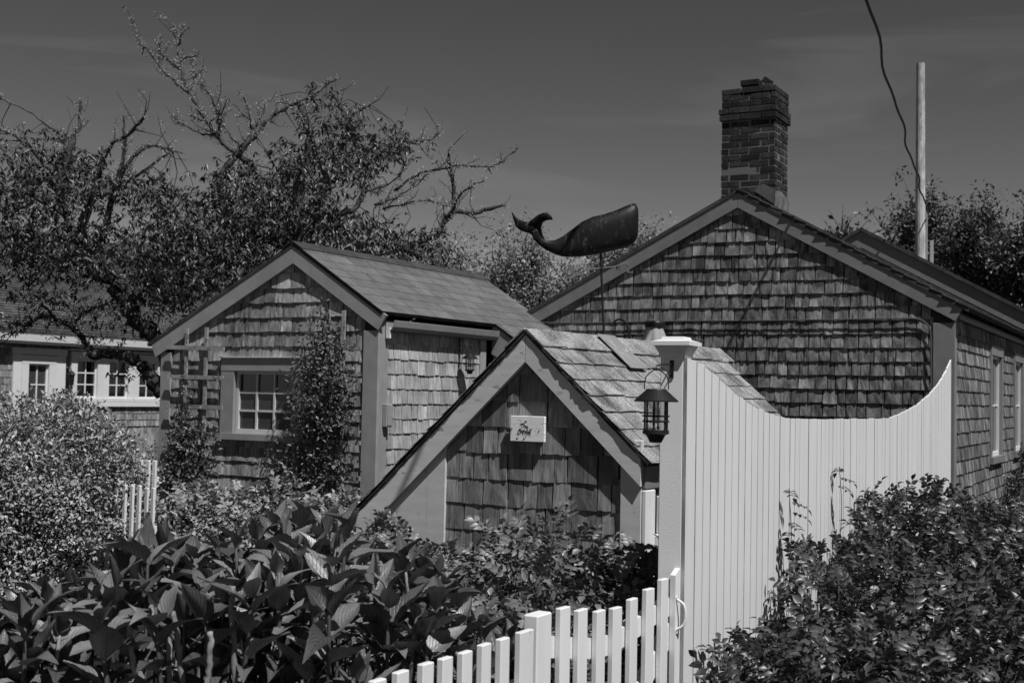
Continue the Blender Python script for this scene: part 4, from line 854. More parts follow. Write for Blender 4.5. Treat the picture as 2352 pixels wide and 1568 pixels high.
# ------------------------------------------------------------------ vegetation
def leaf_grid(rows, cols, W, prof, fold, curl, wav=0.0, teeth=0.0, seed=0):
    rs = np.random.default_rng(seed); V = []; UV = []
    for i in range(rows + 1):
        t = i / rows; w = W * prof(t)
        if teeth and 0 < i < rows: w *= 1 + teeth * (1 if i % 2 else -1)
        for j in range(cols + 1):
            a = 2 * j / cols - 1; x = a * w
            z = fold * abs(x) - curl * t * t + wav * math.sin(t * 9 + a * 2 + seed) * abs(a)
            V.append((x, t - curl * .15 * t * t, z)); UV.append((.5 + a * .5, t))
    F = [(i * (cols + 1) + j, i * (cols + 1) + j + 1, (i + 1) * (cols + 1) + j + 1, (i + 1) * (cols + 1) + j) for i in range(rows) for j in range(cols)]
    return np.array(V), np.array(F), np.array(UV)
def merge(parts):
    V = []; F = []; U = []; n = 0
    for v, f, u in parts: V.append(v); F.append(f + n); U.append(u); n += len(v)
    return np.concatenate(V), np.concatenate(F), np.concatenate(U)
def xf(part, ang, tilt, sc, off):
    v, f, u = part; c, s = math.cos(tilt), math.sin(tilt); v = v * sc
    v = np.stack([v[:, 0], v[:, 1] * c - v[:, 2] * s, v[:, 1] * s + v[:, 2] * c], 1)
    c, s = math.cos(ang), math.sin(ang); v = np.stack([v[:, 0] * c + v[:, 1] * s, -v[:, 0] * s + v[:, 1] * c, v[:, 2]], 1); return v + np.array(off), f, u
def ovate(p=.38):
    return lambda t: max(.004, (math.sin(math.pi * t ** .62) ** .9) * (1 - .25 * t) if t < 1 else .004)
HYD = [leaf_grid(10, 4, .235 + .016 * k, ovate(), .38 + .14 * k, (.42, .12, .6, -.12, .3)[k], .02, .04, k) for k in range(5)]
def rose_leaf(seed):
    rs = random.Random(seed); P = []; dr = rs.uniform(.25, .5)
    for t in (.22, .46, .70):
        for s in (-1, 1): P.append(xf(leaf_grid(3, 2, .30, lambda q: max(.02, math.sin(math.pi * min(1, q * .98 + .02) ** .75)), .45, .30, 0, 0, seed), s * R(rs.uniform(55, 75)), R(rs.uniform(-12, 12)), .40 * rs.uniform(.85, 1.1), (s * .01, t, -dr * t * t)))
    P.append(xf(leaf_grid(3, 2, .30, lambda q: max(.02, math.sin(math.pi * min(1, q * .98 + .02) ** .75)), .45, .35, 0, 0, seed), R(rs.uniform(-10, 10)), R(-28), .42, (0, .9, -dr * .81)))
    rc = np.array([(-.012, 0, 0), (.012, 0, 0), (.01, .5, -dr * .25), (-.01, .5, -dr * .25), (.006, .92, -dr * .85), (-.006, .92, -dr * .85)]); P.append((rc, np.array([(0, 1, 2, 3), (3, 2, 4, 5)]), np.zeros((6, 2))))
    return merge(P)
ROSE = [rose_leaf(k) for k in range(6)]
def small_leaf(w, fold, curl): return leaf_grid(2, 2, w, lambda t: max(.03, math.sin(math.pi * min(.999, t * .94 + .04))), fold, curl)
SMALL = [small_leaf(.26, .4, .2), small_leaf(.32, .3, -.1), small_leaf(.22, .5, .35)]
LANCE = [leaf_grid(3, 2, .15, lambda t: max(.02, math.sin(math.pi * min(.999, t ** .8 * .97 + .03))), .5, c) for c in (.15, .35, .05)]
def basis(d, up):
    d = d / np.linalg.norm(d, axis=1, keepdims=True); x = np.cross(d, up); x /= np.linalg.norm(x, axis=1, keepdims=True) + 1e-9; z = np.cross(x, d); return np.stack([x, d, z], 2)
TCACHE = {}
def scatter(name, temps, key, pos, dirs, ups, sc, mat, parent, n_obj=0, part='leaf', smooth=True):
    N = len(pos)
    if N == 0: return
    B = basis(dirs, ups); pick = rng.integers(0, len(temps), N)
    if n_obj:
        wpos = pos + np.array(parent.location); dist = np.linalg.norm(wpos - np.array([0, 0, EYE]), axis=1) / sc; order = np.argsort(dist); near = order[:n_obj]; rest = order[n_obj:]
        for i in near:
            kk = (key, int(pick[i]), mat.name)
            if kk not in TCACHE: v, f, u = temps[pick[i]]; TCACHE[kk] = fast_mesh(part, v, f, smooth, u)
            m = Matrix.Identity(4)
            for a in range(3):
                for b in range(3): m[a][b] = B[i, a, b] * sc[i]
                m[a][3] = pos[i, a]
            link(part, TCACHE[kk], mat, parent, m)
    else: rest = np.arange(N)
    VV = []; FF_ = []; UU = []; n = 0
    for k, (v, f, u) in enumerate(temps):
        idx = rest[pick[rest] == k]
        if len(idx) == 0: continue
        W = np.einsum('nij,vj->nvi', B[idx], v) * sc[idx][:, None, None] + pos[idx][:, None, :]
        VV.append(W.reshape(-1, 3)); FF_.append((f[None] + (np.arange(len(idx)) * len(v))[:, None, None]).reshape(-1, 4) + n); UU.append(np.tile(u, (len(idx), 1))); n += len(idx) * len(v)
    if VV: 
        o = link(name, fast_mesh(name, np.concatenate(VV), np.concatenate(FF_), smooth, np.concatenate(UU)), mat, parent); tag(o, kind='stuff'); return o
def shell(c, r, N, lumps=.22, freq=2.4, seed=0, inner=.16, zmin=-.3):
    """points on a lumpy ellipsoid shell with outward normals"""
    d = rng.normal(size=(N * 2, 3)); d /= np.linalg.norm(d, axis=1, keepdims=True); d = d[d[:, 2] > zmin][:N]
    rad = np.array([1 + lumps * mnoise.noise(Vector(q * freq) + Vector((seed * 9.1, 0, 0))) + lumps * .5 * mnoise.noise(Vector(q * freq * 2.7) + Vector((0, seed * 3.3, 0))) for q in d])
    f = 1 - np.abs(rng.normal(0, inner, len(d))); p = np.array(c) + d * np.array(r) * (rad * f)[:, None]; n = d / np.array(r); n /= np.linalg.norm(n, axis=1, keepdims=True)
    return p, n
UPZ = np.array([0, 0, 1.0])

# ---- hydrangeas in front
env_pts = [(-80, 1350), (0, 1325), (60, 1295), (150, 1290), (250, 1235), (330, 1195), (450, 1215), (560, 1190), (650, 1140), (720, 1105), (790, 1140), (830, 1210), (900, 1225), (1000, 1235), (1060, 1270), (1120, 1375), (1180, 1430), (1260, 1500)]
def env(x):
    for (a, ya), (b, yb) in zip(env_pts, env_pts[1:]):
        if x <= b: return ya + (yb - ya) * (x - a) / (b - a)
    return 1600
def hydrangea(label, px0, px1, n_st, seed):
    rs = random.Random(seed); cx = (px0 + px1) / 2; base = at(cx, 1500, 3.9); root = empty('hydrangea', (base.x, base.y, 0), 0, label, 'hydrangea', 'hydrangeas along the picket fence'); b0 = Vector((base.x, base.y, 0))
    P = []; D = []; U = []; S = []; canes = 0
    for k in range(n_st):
        px = px0 + (px1 - px0) * (k + rs.random()) / n_st; Y = rs.uniform(3.12, 3.6) if rs.random() < .46 else rs.uniform(3.6, 4.4)
        low = rs.random() * 60 if Y > 3.6 else (rs.uniform(60, 150) if rs.random() < .62 else rs.uniform(190, 360)); py = env(px) + low + 10
        tip = at(px, py + 45, Y)
        g = FG.loc(tip)
        if g.x > -.10: tip = tip + FG.u * (-.10 - g.x - rs.uniform(0, .15))
        tip.z = max(.45, min(tip.z, 1.28)); foot = Vector((tip.x + rs.gauss(0, .10), tip.y + rs.gauss(.05, .10), 0))
        mid = tip.lerp(foot, .5) + Vector((rs.gauss(0, .03), rs.gauss(0, .03), 0)); L = smooth_line([foot - b0, mid - b0, tip - b0], 6)
        thick = rs.random() < .14
        MB().tube(L, [.0068 if thick else .0042] * (len(L) - 3) + [.006, .005, .0035], 7, .12).build('stem', MT['bark_light'] if thick else STEM, root, True)
        ax = (tip - mid).normalized(); az = rs.uniform(0, math.pi); npair = rs.choice((4, 5, 5, 6))
        for q in range(npair):
            o = tip - ax * (.012 + q * .034 + .006 * q * q); el = R((66, 50, 36, 24, 10, 0)[q] + rs.gauss(0, 11)); ln = (.085, .125, .142, .132, .112, .10)[q] * rs.uniform(.8, 1.15)
            for s in (0, math.pi):
                a = az + s + q * math.pi / 2 + rs.gauss(0, .25); d = Vector((math.cos(a) * math.cos(el), math.sin(a) * math.cos(el), math.sin(el)))
                if rs.random() < .05: continue
                P.append(o + d * .012 - b0); D.append(d); up = Vector((0, 0, 1)) - d * d.z + Vector((rs.gauss(0, .2), rs.gauss(0, .2), .0)) - Vector((math.cos(a), math.sin(a), 0)) * .5; U.append(up); S.append(ln)
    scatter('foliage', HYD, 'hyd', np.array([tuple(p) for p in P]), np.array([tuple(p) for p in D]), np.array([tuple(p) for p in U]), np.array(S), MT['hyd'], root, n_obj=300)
    return root
STEM = plain('green_stem', .07, .6, .3)
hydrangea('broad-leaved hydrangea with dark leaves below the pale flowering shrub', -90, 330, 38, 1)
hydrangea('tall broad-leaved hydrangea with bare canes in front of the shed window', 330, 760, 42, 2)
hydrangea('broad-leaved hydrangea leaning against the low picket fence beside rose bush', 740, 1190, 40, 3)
# old bare canes of the hydrangeas
for (pts_, Y, w_) in [([(534, 1345), (532, 1400), (537, 1470), (540, 1568)], 3.25, 'tall knobbly bare hydrangea cane with a broken top among the leaves'), ([(398, 1405), (405, 1450), (413, 1500), (421, 1580)], 3.2, 'smooth pale bare hydrangea cane leaning slightly, beside the broken-topped cane'),
                      ([(483, 1450), (483, 1500), (480, 1540), (474, 1580)], 3.12, 'pale bare hydrangea cane between the broken-topped cane and the leaning one'), ([(298, 1435), (301, 1480), (307, 1530), (314, 1580)], 3.2, 'thin bare hydrangea cane among the dark leaves below the pale shrub'),
                      ([(388, 1455), (388, 1500), (389, 1560)], 3.25, 'short straight bare hydrangea cane right behind the leaning cane')]:
    pp = [at(x, y, Y) for x, y in pts_]; foot = Vector((pp[-1].x + (pp[-1].x - pp[-2].x) * 2, pp[-1].y + .03, 0)); q = []
    for a_, b_ in zip(pp + [foot], (pp + [foot])[1:]):
        for k in range(5): q.append(a_.lerp(b_, k / 5) + Vector((random.gauss(0, .0012), random.gauss(0, .0012), 0)))
    q.append(foot); rad = [.0072 + (.0011 if k % 5 == 3 else 0) for k in range(len(q))]
    tag(MB().tube(q, rad, 8, .10).build('bare_cane', MT['bark_light'], None, True), w_, 'cane', 'bare hydrangea canes')

# ---- roses
def rose_bush(label, mounds, mat, group, n_obj=300, size=.085, dens=1.0, ok=None, inner=.09, jit=.5, clump=0, zmin=-.3, name='rose_bush', cat='bush', temps=None, key='rose', up_bias=.5):
    c0 = Vector(mounds[0][0]); root = empty(name, (c0.x, c0.y, 0), 0, label, cat, group); b0 = np.array([c0.x, c0.y, 0]); PP = []; NN = []
    for i, (c, r) in enumerate(mounds):
        area = r[0] * r[1] + r[0] * r[2] + r[1] * r[2]; p, n = shell(c, r, int(area * 1000 * dens * (.085 / size) ** 1.6), .26, 2.0, i + c0.x, inner, zmin); PP.append(p); NN.append(n)
    p = np.concatenate(PP); n = np.concatenate(NN)
    if clump:
        sel = rng.integers(0, len(p), int(len(p) / clump)); own = sel[rng.integers(0, len(sel), len(p))]; p = p[own] + rng.normal(0, .038, (len(p), 3)); n = n[own]
    k = p[:, 2] > .12
    for (c, r) in mounds:
        q = (p - np.array(c)) / np.array(r); k &= (np.linalg.norm(q, axis=1) > .62)
    if ok: k &= np.array([ok(Vector(q)) for q in p])
    p, n = p[k], n[k]; N = len(p)
    d = n * .75 + UPZ * up_bias + rng.normal(0, jit, (N, 3)); up = UPZ * .8 + n * .5 + rng.normal(0, .3, (N, 3))
    scatter('foliage', temps or ROSE, key, p - b0, d, up, size * rng.uniform(.65, 1.3, N), mat, root, n_obj)
    m = MB()
    for _ in range(int(26 * len(mounds))):
        c, r = random.choice(mounds); a = random.uniform(0, 6.28); e = random.uniform(.4, 1.3); t = Vector(c) + Vector((math.cos(a) * math.cos(e) * r[0], math.sin(a) * math.cos(e) * r[1], math.sin(e) * r[2])) * random.uniform(.5, .85)
        if ok and not ok(t): continue
        f = Vector((c[0] + random.gauss(0, .12), c[1] + random.gauss(0, .12), 0)); f2 = f if (not ok or ok(f + Vector((0, 0, .3)))) else Vector((t.x, t.y, 0)); mi = f2.lerp(t, .55) + Vector((0, 0, .08)); m.tube([q - Vector(b0) for q in smooth_line([f2, mi, t], 4)], [.006] * 4 + [.005] * 4 + [.003], 5)
    if m.V: tag(m.build('stems', STEM, root), kind='stuff')
    return root
street = lambda p: FF.loc(p).x > .03 + .05 * random.random() or FF.loc(p).y < -.2
def fm(v, u, z, r): q = FF.wld(u, v, z); return ((q.x, q.y, z), r)
HG = 'rose bushes along the street side of the fence'
rose_bush('rose bush crowding the foot of the tall fence beside the gate', [fm(-.15, .62, .40, (.48, .55, .52)), fm(.25, .38, .42, (.36, .50, .46)), fm(-.75, .95, .30, (.5, .55, .52)), fm(.55, .95, .42, (.55, .6, .52))], MT['rose_dark'], HG, ok=street)
rose_bush('rose bush mounded against the middle of the tall fence', [fm(1.35, .35, .50, (.42, .65, .52)), fm(2.35, .45, .55, (.45, .65, .58)), fm(2.95, .42, .58, (.42, .5, .58)), fm(1.7, 1.2, .5, (.6, .8, .55))], MT['rose_dark'], HG, ok=street)
rose_bush('rose bush spreading below the far end of the tall fence', [fm(4.2, .6, .5, (.6, .9, .48)), fm(5.6, .8, .5, (.7, .9, .42)), fm(4.0, 1.7, .5, (.8, 1.1, .42))], MT['rose_dark'], HG, n_obj=120, ok=street)
rose_bush('wide rose bush out by the street, apart from the fence', [fm(.6, 1.75, .35, (.65, .8, .55)), fm(1.9, 2.2, .4, (.8, .9, .55)), fm(-.4, 1.75, .25, (.6, .6, .55)), fm(3.3, 2.8, .4, (.9, 1.0, .55)), fm(5.2, 2.6, .4, (1.1, 1.2, .55))], MT['rose_dark'], HG, ok=street)
def gm(px, Y, z, r): q = at(px, 1200, Y); return ((q.x, q.y, z), r)
gard = lambda p: FG.loc(p).x < -.09 and FB.loc(p).y < -.06 and FF.loc(p).x < -.11
rose_bush('rose bush growing between the low shed and the picket gate', [gm(1290, 5.1, .52, (.52, .5, .58)), gm(1440, 4.95, .47, (.36, .4, .56)), gm(1120, 5.3, .48, (.45, .45, .55)), gm(1250, 4.5, .35, (.5, .4, .50)), gm(1120, 4.5, .35, (.4, .4, .5))], MT['rose'], 'rose bushes in the garden', ok=gard)
rose_bush('rose bush under the low eave tip of the small shed', [gm(930, 5.5, .45, (.42, .42, .55)), gm(820, 5.4, .42, (.4, .4, .55))], MT['rose'], 'rose bushes in the garden', n_obj=150, ok=gard)
shedok = lambda p: FA.loc(p).y < -.10
rose_bush('pale leafy plants growing along the foot of the garden shed', [gm(620, 8.9, .42, (.55, .45, .58)), gm(460, 9.3, .4, (.45, .4, .52)), gm(780, 8.7, .4, (.4, .4, .50))], MT['pale_leaf'], 'rose bushes in the garden', n_obj=0, ok=shedok, size=.10)
rose_bush('tangled hedge plant by the cottage side wall below its windows', [((FC.wld(.75, 3.2, 0).x, FC.wld(.75, 3.2, 0).y, .45), (.6, 1.2, .70)), ((FC.wld(.7, 5.2, 0).x, FC.wld(.7, 5.2, 0).y, .55), (.6, 1.2, .95)), ((FC.wld(1.2, 1.3, 0).x, FC.wld(1.2, 1.3, 0).y, .3), (.5, .7, .5))], MT['rose_dark'], HG, n_obj=0, ok=lambda p: FC.loc(p).x > .08, size=.10, dens=.7)
# sprigs poking out in front of the white fence
for nm_, v, z, k in (('rose sprig with several leaves sticking up before the white fence boards', 1.27, 1.27, 5), ('small rose shoot with few leaves against the far white boards', 2.35, 1.32, 3)):
    b = FF.wld(.07, v, 0); root = empty('rose_sprig', b, 0, nm_, 'sprig'); MB().tube(smooth_line([(0, 0, .9), (.01, .01, z - .2), (.0, .02, z)], 5), .002, 5).build('stem', STEM, root)
    P = np.array([(0, .01, z - .01 - .045 * i) for i in range(k)]); a = rng.uniform(0, 6.28, k); D = np.stack([np.cos(a), np.sin(a), np.full(k, -.1)], 1); D[:, 0] = np.abs(D[:, 0]) * .8
    scatter('foliage', ROSE, 'rose', P, D, np.tile(UPZ, (k, 1)), np.full(k, .088), MT['rose_dark'], root, n_obj=k)

# ---- pale shrub at the left
q = at(95, 1100, 9.6)
rose_bush('dense pale flowering shrub with tiny leaves before the neighbour house', [((q.x, q.y, .75), (.82, .8, .80)), ((q.x - .9, q.y + .2, .75), (.8, .8, .82)), ((q.x + .22, q.y - .2, .72), (.58, .6, .62)), ((q.x - .4, q.y - .5, .72), (.7, .6, .62)), ((q.x - .25, q.y - .3, .42), (.78, .7, .55))], MT['blossom'], None, n_obj=0, size=.034, dens=3.0, clump=16, up_bias=.15, inner=.07, jit=.9, zmin=-.35, name='flowering_shrub', cat='shrub', temps=SMALL, key='small')

# ---- climbing vines on the shed
def vine(label, blobs, seed, Nf=1.35):
    root = root_of('climbing_vine', FA, label, 'vine', 'vines climbing the shed'); P = []; m = MB(); rs = random.Random(seed)
    for (px, py, rx, ry, dep, n) in blobs:
        for _ in range(int(n * Nf)):
            a = max(-1, min(1, rs.gauss(0, .5))); b = max(-1.1, min(1.1, rs.gauss(0, .55))); u, z = FA.front(px + a * rx, py + b * ry, -.12); P.append((u, -.08 - abs(rs.gauss(0, .5)) * dep, z))
    for (px, py, rx, ry, dep, n) in blobs:
        for _ in range(5):
            u, z = FA.front(px + rs.gauss(0, .4) * rx, py + rs.gauss(0, .4) * ry, -.1); u2, z2 = FA.front(px + rs.gauss(0, .3) * rx, py + ry * 1.2, -.1)
            m.tube(smooth_line([(u2, -.09, max(.02, z2 - .3)), ((u + u2) / 2 + rs.gauss(0, .04), -.12, (z + z2) / 2), (u, -.12, z)], 4), .004, 5)
    P = np.array([p for p in P if p[2] > .05]); N = len(P); D = rng.normal(0, 1, (N, 3)) + np.array([0, -.8, .2]); 
    m.build('stems', MT['bark'], root); scatter('foliage', SMALL, 'small', P, D, UPZ + rng.normal(0, .6, (N, 3)) + np.array([0, -.4, 0]), .036 * rng.uniform(.6, 1.3, N), MT['vine'], root)
vine('bushy small-leaved vine climbing beside the right of the shed window', [(748, 722, 16, 30, .08, 45), (735, 770, 45, 36, .16, 200), (765, 800, 42, 40, .22, 240), (725, 850, 46, 44, .22, 330), (778, 872, 50, 44, .26, 400), (738, 930, 62, 44, .26, 480), (790, 965, 34, 34, .2, 160), (720, 985, 54, 30, .22, 300), (690, 1040, 40, 24, .16, 90), (640, 1060, 46, 28, .16, 120), (740, 1050, 44, 30, .18, 170), (700, 1095, 70, 26, .2, 180), (790, 1085, 30, 40, .16, 90)], 3)
vine('small-leaved vine climbing the trellis left of the shed window', [(425, 900, 16, 40, .08, 40), (432, 965, 34, 30, .14, 130), (455, 1000, 50, 28, .18, 210), (415, 1015, 34, 34, .18, 160), (410, 1075, 56, 46, .24, 380), (465, 1070, 44, 36, .2, 150), (430, 1135, 80, 50, .3, 300)], 4)

# ---- cherry trees
def tree_from_lines(name, label, lines, blobs, Y, mat, bark, leaf, temps, key, depth=.9, lich=True, twig=1.0, group=None, leaf_len=.082, hang=.55, basept=None):
    b = at(basept[0], 800, Y); root = empty(name, (b.x, b.y, 0), 0, label, 'tree', group); b0 = Vector((b.x, b.y, 0)); tr = MB(); lm = MB(); rs = random.Random(hash(label) % 1000 if False else len(label)); nodes = []; LP = []
    for li, (w0, w1, pts_) in enumerate(lines):
        dz = rs.gauss(0, depth * .45) if li else 0.0
        if len(pts_[0]) == 3: P = [at(x, y, Y + d) for x, y, d in pts_]
        else: P = [at(x, y, Y + dz * (.25 + .75 * i / max(1, len(pts_) - 1))) for i, (x, y) in enumerate(pts_)]
        if li == 0: P = [Vector((P[0].x, P[0].y, 0))] + P
        C = smooth_line(P, 6); k = len(C); mpp = Y / FPX; C = [c + Vector((rs.gauss(0, .008), rs.gauss(0, .008), rs.gauss(0, .008))) if 0 < i < k - 1 else c for i, c in enumerate(C)]
        rad = [max(.004, (w1 + (w0 - w1) * (1 - i / (k - 1)) ** 1.5) * .5 * mpp * (1.25 if w0 < 30 else 1) * (1 + rs.gauss(0, .13))) for i in range(k)]
        tr.tube([c - b0 for c in C], rad, 7 if w0 > 8 else 5, .12)
        for i in range(1, k):
            nodes.append((C[i], (C[i] - C[i - 1]).normalized(), rad[i]))
            if lich and rs.random() < .55:
                for _ in range(3): LP.append((C[i].lerp(C[i - 1], rs.random()) + Vector((rs.gauss(0, 1), rs.gauss(0, 1), rs.gauss(0, 1))) * rad[i] * .8, rad[i]))
    # side twigs
    tips = []
    for c, d, r in nodes:
        if r > .045 or rs.random() > .36 * twig: continue
        ln = rs.uniform(.12, .45) if r > .012 else rs.uniform(.05, .16); a = (d + Vector((rs.gauss(0, .8), rs.gauss(0, .8), rs.gauss(.25, .7)))).normalized(); m1 = c + a * ln * .5 + Vector((rs.gauss(0, .03), 0, rs.gauss(0, .03))); e = c + a * ln + Vector((0, 0, .04))
        tr.tube([q - b0 for q in (c, m1, e)], [max(.004, r * .45), .005, .003], 4, .2, False); tips.append(e)
        for _ in range(2): LP.append((c.lerp(e, rs.random()), .009))
    # short twigs tying leaf clumps to the nearest limb
    CP = []
    for (px, py, rx, ry, n, *dd) in blobs:
        for _ in range(int(n * .50)):
            a, bb = rs.gauss(0, .5), rs.gauss(0, .5); CP.append(at(px + a * rx, py + bb * ry, Y + (dd[0] if dd else 0) + rs.gauss(0, depth)))
    nc = np.array([tuple(c) for c, d, r in nodes])
    for c in CP:
        j = int(np.argmin(np.linalg.norm(nc - np.array(tuple(c)), axis=1))); s = nodes[j][0]
        if (c - s).length < .75: tr.tube([q - b0 for q in (s, s.lerp(c, .55) + Vector((rs.gauss(0, .06), rs.gauss(0, .06), .06)), c)], [.007, .005, .003], 4, .15, False)
    tr.build('trunk', bark, root, True)
    PP = []; DD = []
    for c in CP:
        for sub in range(5):
            c2 = c + Vector((rs.gauss(0, .12), rs.gauss(0, .12), rs.gauss(0, .085)))
            for _ in range(rs.choice((5, 6, 7))):
                PP.append(tuple(c2 + Vector((rs.gauss(0, .018), rs.gauss(0, .018), rs.gauss(0, .018))) - b0)); a = rs.uniform(0, 6.28); q_ = rs.uniform(.35, .9); DD.append((math.cos(a) * q_, math.sin(a) * q_, -hang * rs.uniform(.1, 1.3)))
    N = len(PP); scatter('crown', temps, key, np.array(PP), np.array(DD), UPZ + rng.normal(0, .35, (N, 3)), leaf_len * rng.uniform(.6, 1.25, N), leaf, root)
    if lich and LP:
        pp = np.array([tuple(p - b0) for p, r in LP]); pp = np.repeat(pp, 12, 0) + rng.normal(0, .020, (len(pp) * 12, 3)); N = len(pp)
        scatter('lichen', SMALL, 'small', pp, rng.normal(0, 1, (N, 3)), rng.normal(0, 1, (N, 3)), .020 * rng.uniform(.6, 1.4, N), MT['lichen'], root)
    return root
CL = [(44, 40, [(440, 1000), (372, 800), (322, 745), (292, 700)]), (38, 3, [(292, 700), (255, 640), (190, 570), (150, 490), (125, 400), (150, 330), (90, 275), (0, 225)]), (16, 5, [(140, 430), (165, 330), (180, 290), (186, 230)]),
      (18, 5, [(180, 550), (220, 430), (250, 340), (300, 305), (332, 265)]), (14, 4, [(235, 560), (262, 440), (300, 370), (340, 335), (405, 348)]), (14, 4, [(262, 440), (285, 350), (283, 265)]), (12, 3, [(230, 450), (320, 400), (390, 350)]),
      (22, 6, [(255, 640), (150, 610), (70, 560), (0, 540)]), (14, 4, [(150, 490), (70, 440), (20, 370), (0, 330)]), (12, 4, [(125, 400), (60, 330), (10, 300)]), (12, 5, [(72, 620), (74, 540), (76, 440)]), (10, 3, [(76, 500), (30, 620), (0, 660)]),
      (26, 6, [(372, 905), (342, 859), (308, 827), (290, 818), (262, 813), (214, 816), (201, 795), (187, 772), (169, 754), (146, 741), (100, 727), (60, 748), (30, 765)]), (8, 3, [(169, 750), (190, 720), (240, 700), (290, 680)]), (8, 3, [(130, 735), (100, 700), (65, 660)]),
      (24, 8, [(292, 700), (340, 640), (380, 570), (430, 520)]), (12, 4, [(360, 600), (300, 560), (250, 520)])]
BLl = [(110, 490, 150, 110, 140), (60, 570, 90, 90, 90), (200, 590, 160, 70, 150), (330, 590, 150, 80, 160), (160, 400, 130, 70, 90), (90, 350, 90, 50, 40), (250, 440, 110, 60, 60), (360, 470, 90, 50, 40), (400, 540, 90, 50, 70), (440, 640, 90, 70, 120, .5), (380, 680, 80, 50, 60, .8), (120, 690, 90, 35, 26), (60, 740, 60, 22, 14), (250, 720, 70, 35, 22), (310, 850, 35, 45, 8), (20, 440, 60, 60, 40), (240, 770, 30, 20, 4)]
tree_from_lines('cherry_tree', 'lichen-covered cherry tree with crooked trunk before the neighbour house', CL, BLl, 15.3, None, MT['bark'], MT['cherry'], LANCE, 'lance', group='cherry trees behind the shed', basept=(440, 0))
CR = [(40, 34, [(660, 900), (668, 640), (676, 560)]), (26, 16, [(676, 560), (684, 500), (690, 410), (712, 330), (702, 280), (690, 240)]), (26, 3, [(676, 560), (560, 530), (505, 480), (500, 420), (552, 344), (592, 304), (624, 268), (680, 236), (720, 218), (772, 182)]),
      (14, 5, [(545, 400), (584, 384), (532, 344), (496, 308), (460, 256), (434, 212), (416, 160), (408, 104), (399, 60)]), (6, 3, [(430, 210), (384, 172), (344, 120), (320, 94), (298, 40)]), (4, 2, [(412, 160), (384, 138), (368, 116), (371, 84)]), (5, 2, [(438, 205), (444, 176), (439, 140)]), (4, 2, [(444, 180), (466, 160)]), (4, 2, [(414, 140), (450, 126)]), (4, 2, [(408, 104), (420, 74)]),
      (5, 2, [(496, 308), (460, 306), (420, 284), (400, 268)]), (5, 2, [(482, 284), (440, 266)]), (6, 2, [(504, 300), (506, 272), (484, 224), (460, 192)]), (5, 2, [(500, 280), (524, 228)]), (4, 2, [(500, 285), (534, 240)]), (6, 2, [(555, 345), (520, 300), (500, 270)]), (5, 2, [(590, 305), (566, 270), (536, 240)]), (5, 2, [(580, 300), (560, 222)]), (5, 2, [(590, 290), (612, 234)]), (5, 2, [(632, 262), (637, 222)]),
      (24, 8, [(680, 520), (712, 492), (752, 428), (784, 384), (792, 320), (784, 260), (768, 214)]), (10, 4, [(790, 330), (800, 272), (852, 240)]), (14, 4, [(784, 384), (850, 372), (890, 350), (912, 320), (960, 330), (1015, 302)]), (10, 4, [(752, 428), (730, 350), (700, 280), (670, 250)]),
      (18, 8, [(676, 560), (720, 504), (800, 488), (832, 452), (844, 420)]), (16, 6, [(760, 590), (820, 585), (900, 580), (960, 560), (1005, 535), (1025, 500), (1045, 485), (1090, 490), (1160, 470)]), (9, 3, [(1045, 482), (1040, 420), (1035, 390), (1030, 345)]), (7, 2, [(1030, 500), (1060, 445), (1112, 414)]), (6, 2, [(905, 440), (960, 400), (1040, 382), (1130, 382), (1192, 340)]), (5, 2, [(860, 470), (920, 450), (985, 400)]), (5, 2, [(880, 480), (960, 460), (1020, 470)]), (4, 2, [(840, 440), (900, 420), (930, 380)])]
BLr = [(770, 300, 55, 80, 60), (700, 340, 45, 50, 26), (655, 365, 45, 25, 14), (640, 385, 40, 35, 18), (850, 345, 70, 45, 55), (895, 330, 40, 45, 26), (800, 400, 80, 45, 50), (720, 430, 50, 70, 45), (640, 440, 60, 50, 45), (560, 420, 45, 40, 26), (510, 440, 40, 60, 45), (560, 500, 110, 55, 120), (660, 510, 110, 60, 140), (770, 520, 110, 45, 90), (500, 580, 120, 80, 170, .4), (600, 620, 90, 60, 110, .4), (880, 550, 90, 40, 50), (960, 570, 60, 30, 22), (450, 480, 80, 40, 45), (1000, 560, 20, 30, 6), (745, 222, 18, 22, 6), (900, 590, 80, 25, 30)]
tree_from_lines('cherry_tree', 'cherry tree with bare upper twigs rising behind the shed roof', CR, BLr, 15.8, None, MT['bark'], MT['cherry'], LANCE, 'lance', group='cherry trees behind the shed', basept=(660, 0))

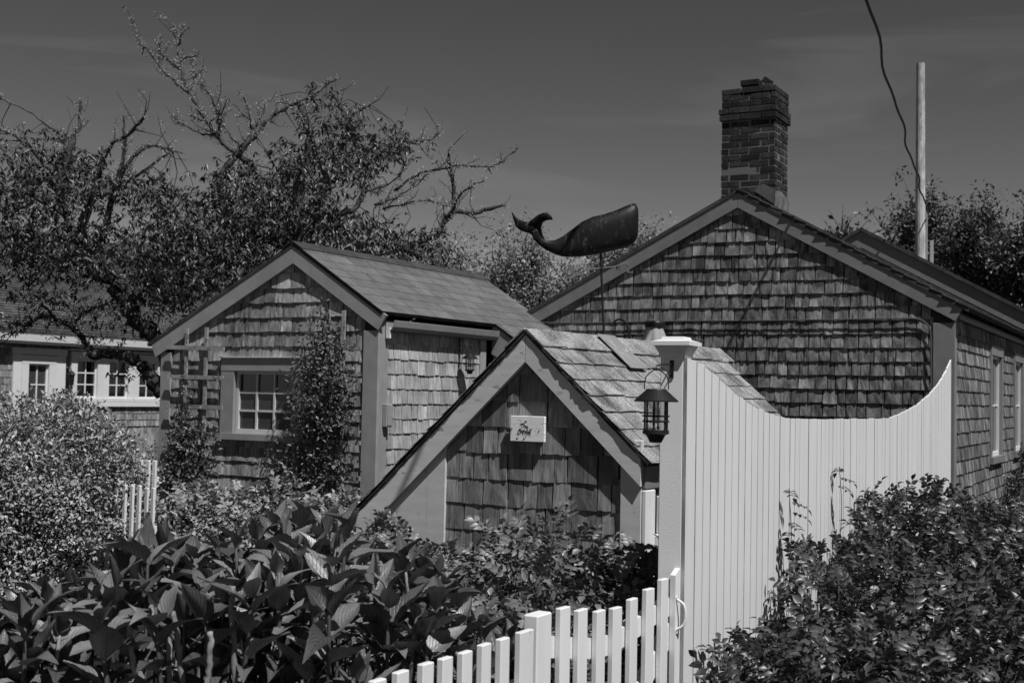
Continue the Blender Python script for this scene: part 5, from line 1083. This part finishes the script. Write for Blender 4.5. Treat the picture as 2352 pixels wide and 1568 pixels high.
# ---- background trees
def far_tree(label, px, py0, rx, ry, Y, n, leaf, seed, bare=0, name='background_tree', fill=.75, hl=.16):
    rs = random.Random(seed); b = at(px, 900, Y); root = empty(name, (b.x, b.y, 0), 0, label, 'tree', 'trees in the background'); b0 = Vector((b.x, b.y, 0)); c = at(px, py0 + ry, Y); mpp = Y / FPX; RX, RZ = rx * mpp, ry * mpp; tr = MB(); tips = []
    fork = Vector((b.x, b.y, max(.8, c.z - RZ * .9))); tr.tube([Vector((0, 0, 0)), (fork - b0) * .5 + Vector((rs.gauss(0, .1), 0, 0)), fork - b0], [.16, .13, .11], 8, .1)
    for k in range(34 + bare):
        a = rs.uniform(0, 6.28); e = rs.uniform(-.15, 1.45); rr = rs.uniform(.75, 1.08); t = c + Vector((math.cos(a) * math.cos(e) * RX, math.sin(a) * math.cos(e) * RX * .9, math.sin(e) * RZ)) * rr
        L = smooth_line([fork, fork.lerp(t, .45) + Vector((rs.gauss(0, .2), rs.gauss(0, .2), .25)), t], 5); tr.tube([q - b0 for q in L], [.06 - .05 * i / (len(L) - 1) for i in range(len(L))], 5, .12); tips += L[4:]
        for _ in range(3):
            s = rs.choice(L[5:]); e2 = s + Vector((rs.gauss(0, .35), rs.gauss(0, .35), rs.gauss(.25, .3))); tr.tube([s - b0, (s + e2) / 2 - b0 + Vector((rs.gauss(0, .04), 0, .03)), e2 - b0], [.016, .011, .006], 4); tips.append(e2); tips.append(s.lerp(e2, .5))
    tr.build('trunk', MT['bark'], root, True)
    P = np.array([tuple(rs.choice(tips)) for _ in range(n)]) + rng.normal(0, .13, (n, 3)) - np.array(tuple(b0)); P = P[P[:, 2] > .5]; N = len(P)
    scatter('crown', SMALL, 'small', P, rng.normal(0, 1, (N, 3)) + UPZ * .2, UPZ + rng.normal(0, .7, (N, 3)), hl * rng.uniform(.5, 1.2, N), leaf, root); return root
far_tree('pale fine-twigged tree behind the shed ridge', 1010, 590, 130, 110, 27, 13000, MT['far_leaf'], 1, hl=.08)
far_tree('pale fine-twigged tree behind the whale tail', 1205, 570, 145, 140, 25, 17000, MT['far_leaf'], 2, hl=.08)
far_tree('pale fine-twigged tree behind the whale head and cottage rake', 1440, 550, 120, 120, 26, 15000, MT['far_leaf'], 3, hl=.08)
far_tree('dark leafy tree behind the rear gable and utility pole', 2105, 475, 80, 120, 30, 10000, MT['far_leaf2'], 4, hl=.115)
far_tree('dark leafy tree right of the utility pole', 2245, 490, 105, 150, 29, 15000, MT['far_leaf2'], 5, bare=10, hl=.115)
far_tree('dark leafy tree farthest along the street beyond the utility pole', 2385, 490, 100, 160, 28, 12000, MT['far_leaf2'], 6, bare=8, hl=.115)
far_tree('small round tree top peeping over the cottage roof', 1932, 540, 13, 45, 33, 450, MT['far_leaf2'], 7, hl=.16)
for px, Y, k, lb in ((-150, 34, 8, 'broad dark tree behind the gutter end of the neighbour house'), (60, 36, 9, 'broad dark tree behind the single window of the neighbour house'), (300, 38, 10, 'broad dark tree behind the triple windows of the neighbour house'), (2560, 34, 11, 'broad tree along the street beyond the hedge'), (850, 40, 12, 'broad tree far behind the shed ridge')):
    far_tree(lb, px, 640 if px < 1000 else 560, 190, 170, Y, 4200, MT['far_leaf2'], k, hl=.20)
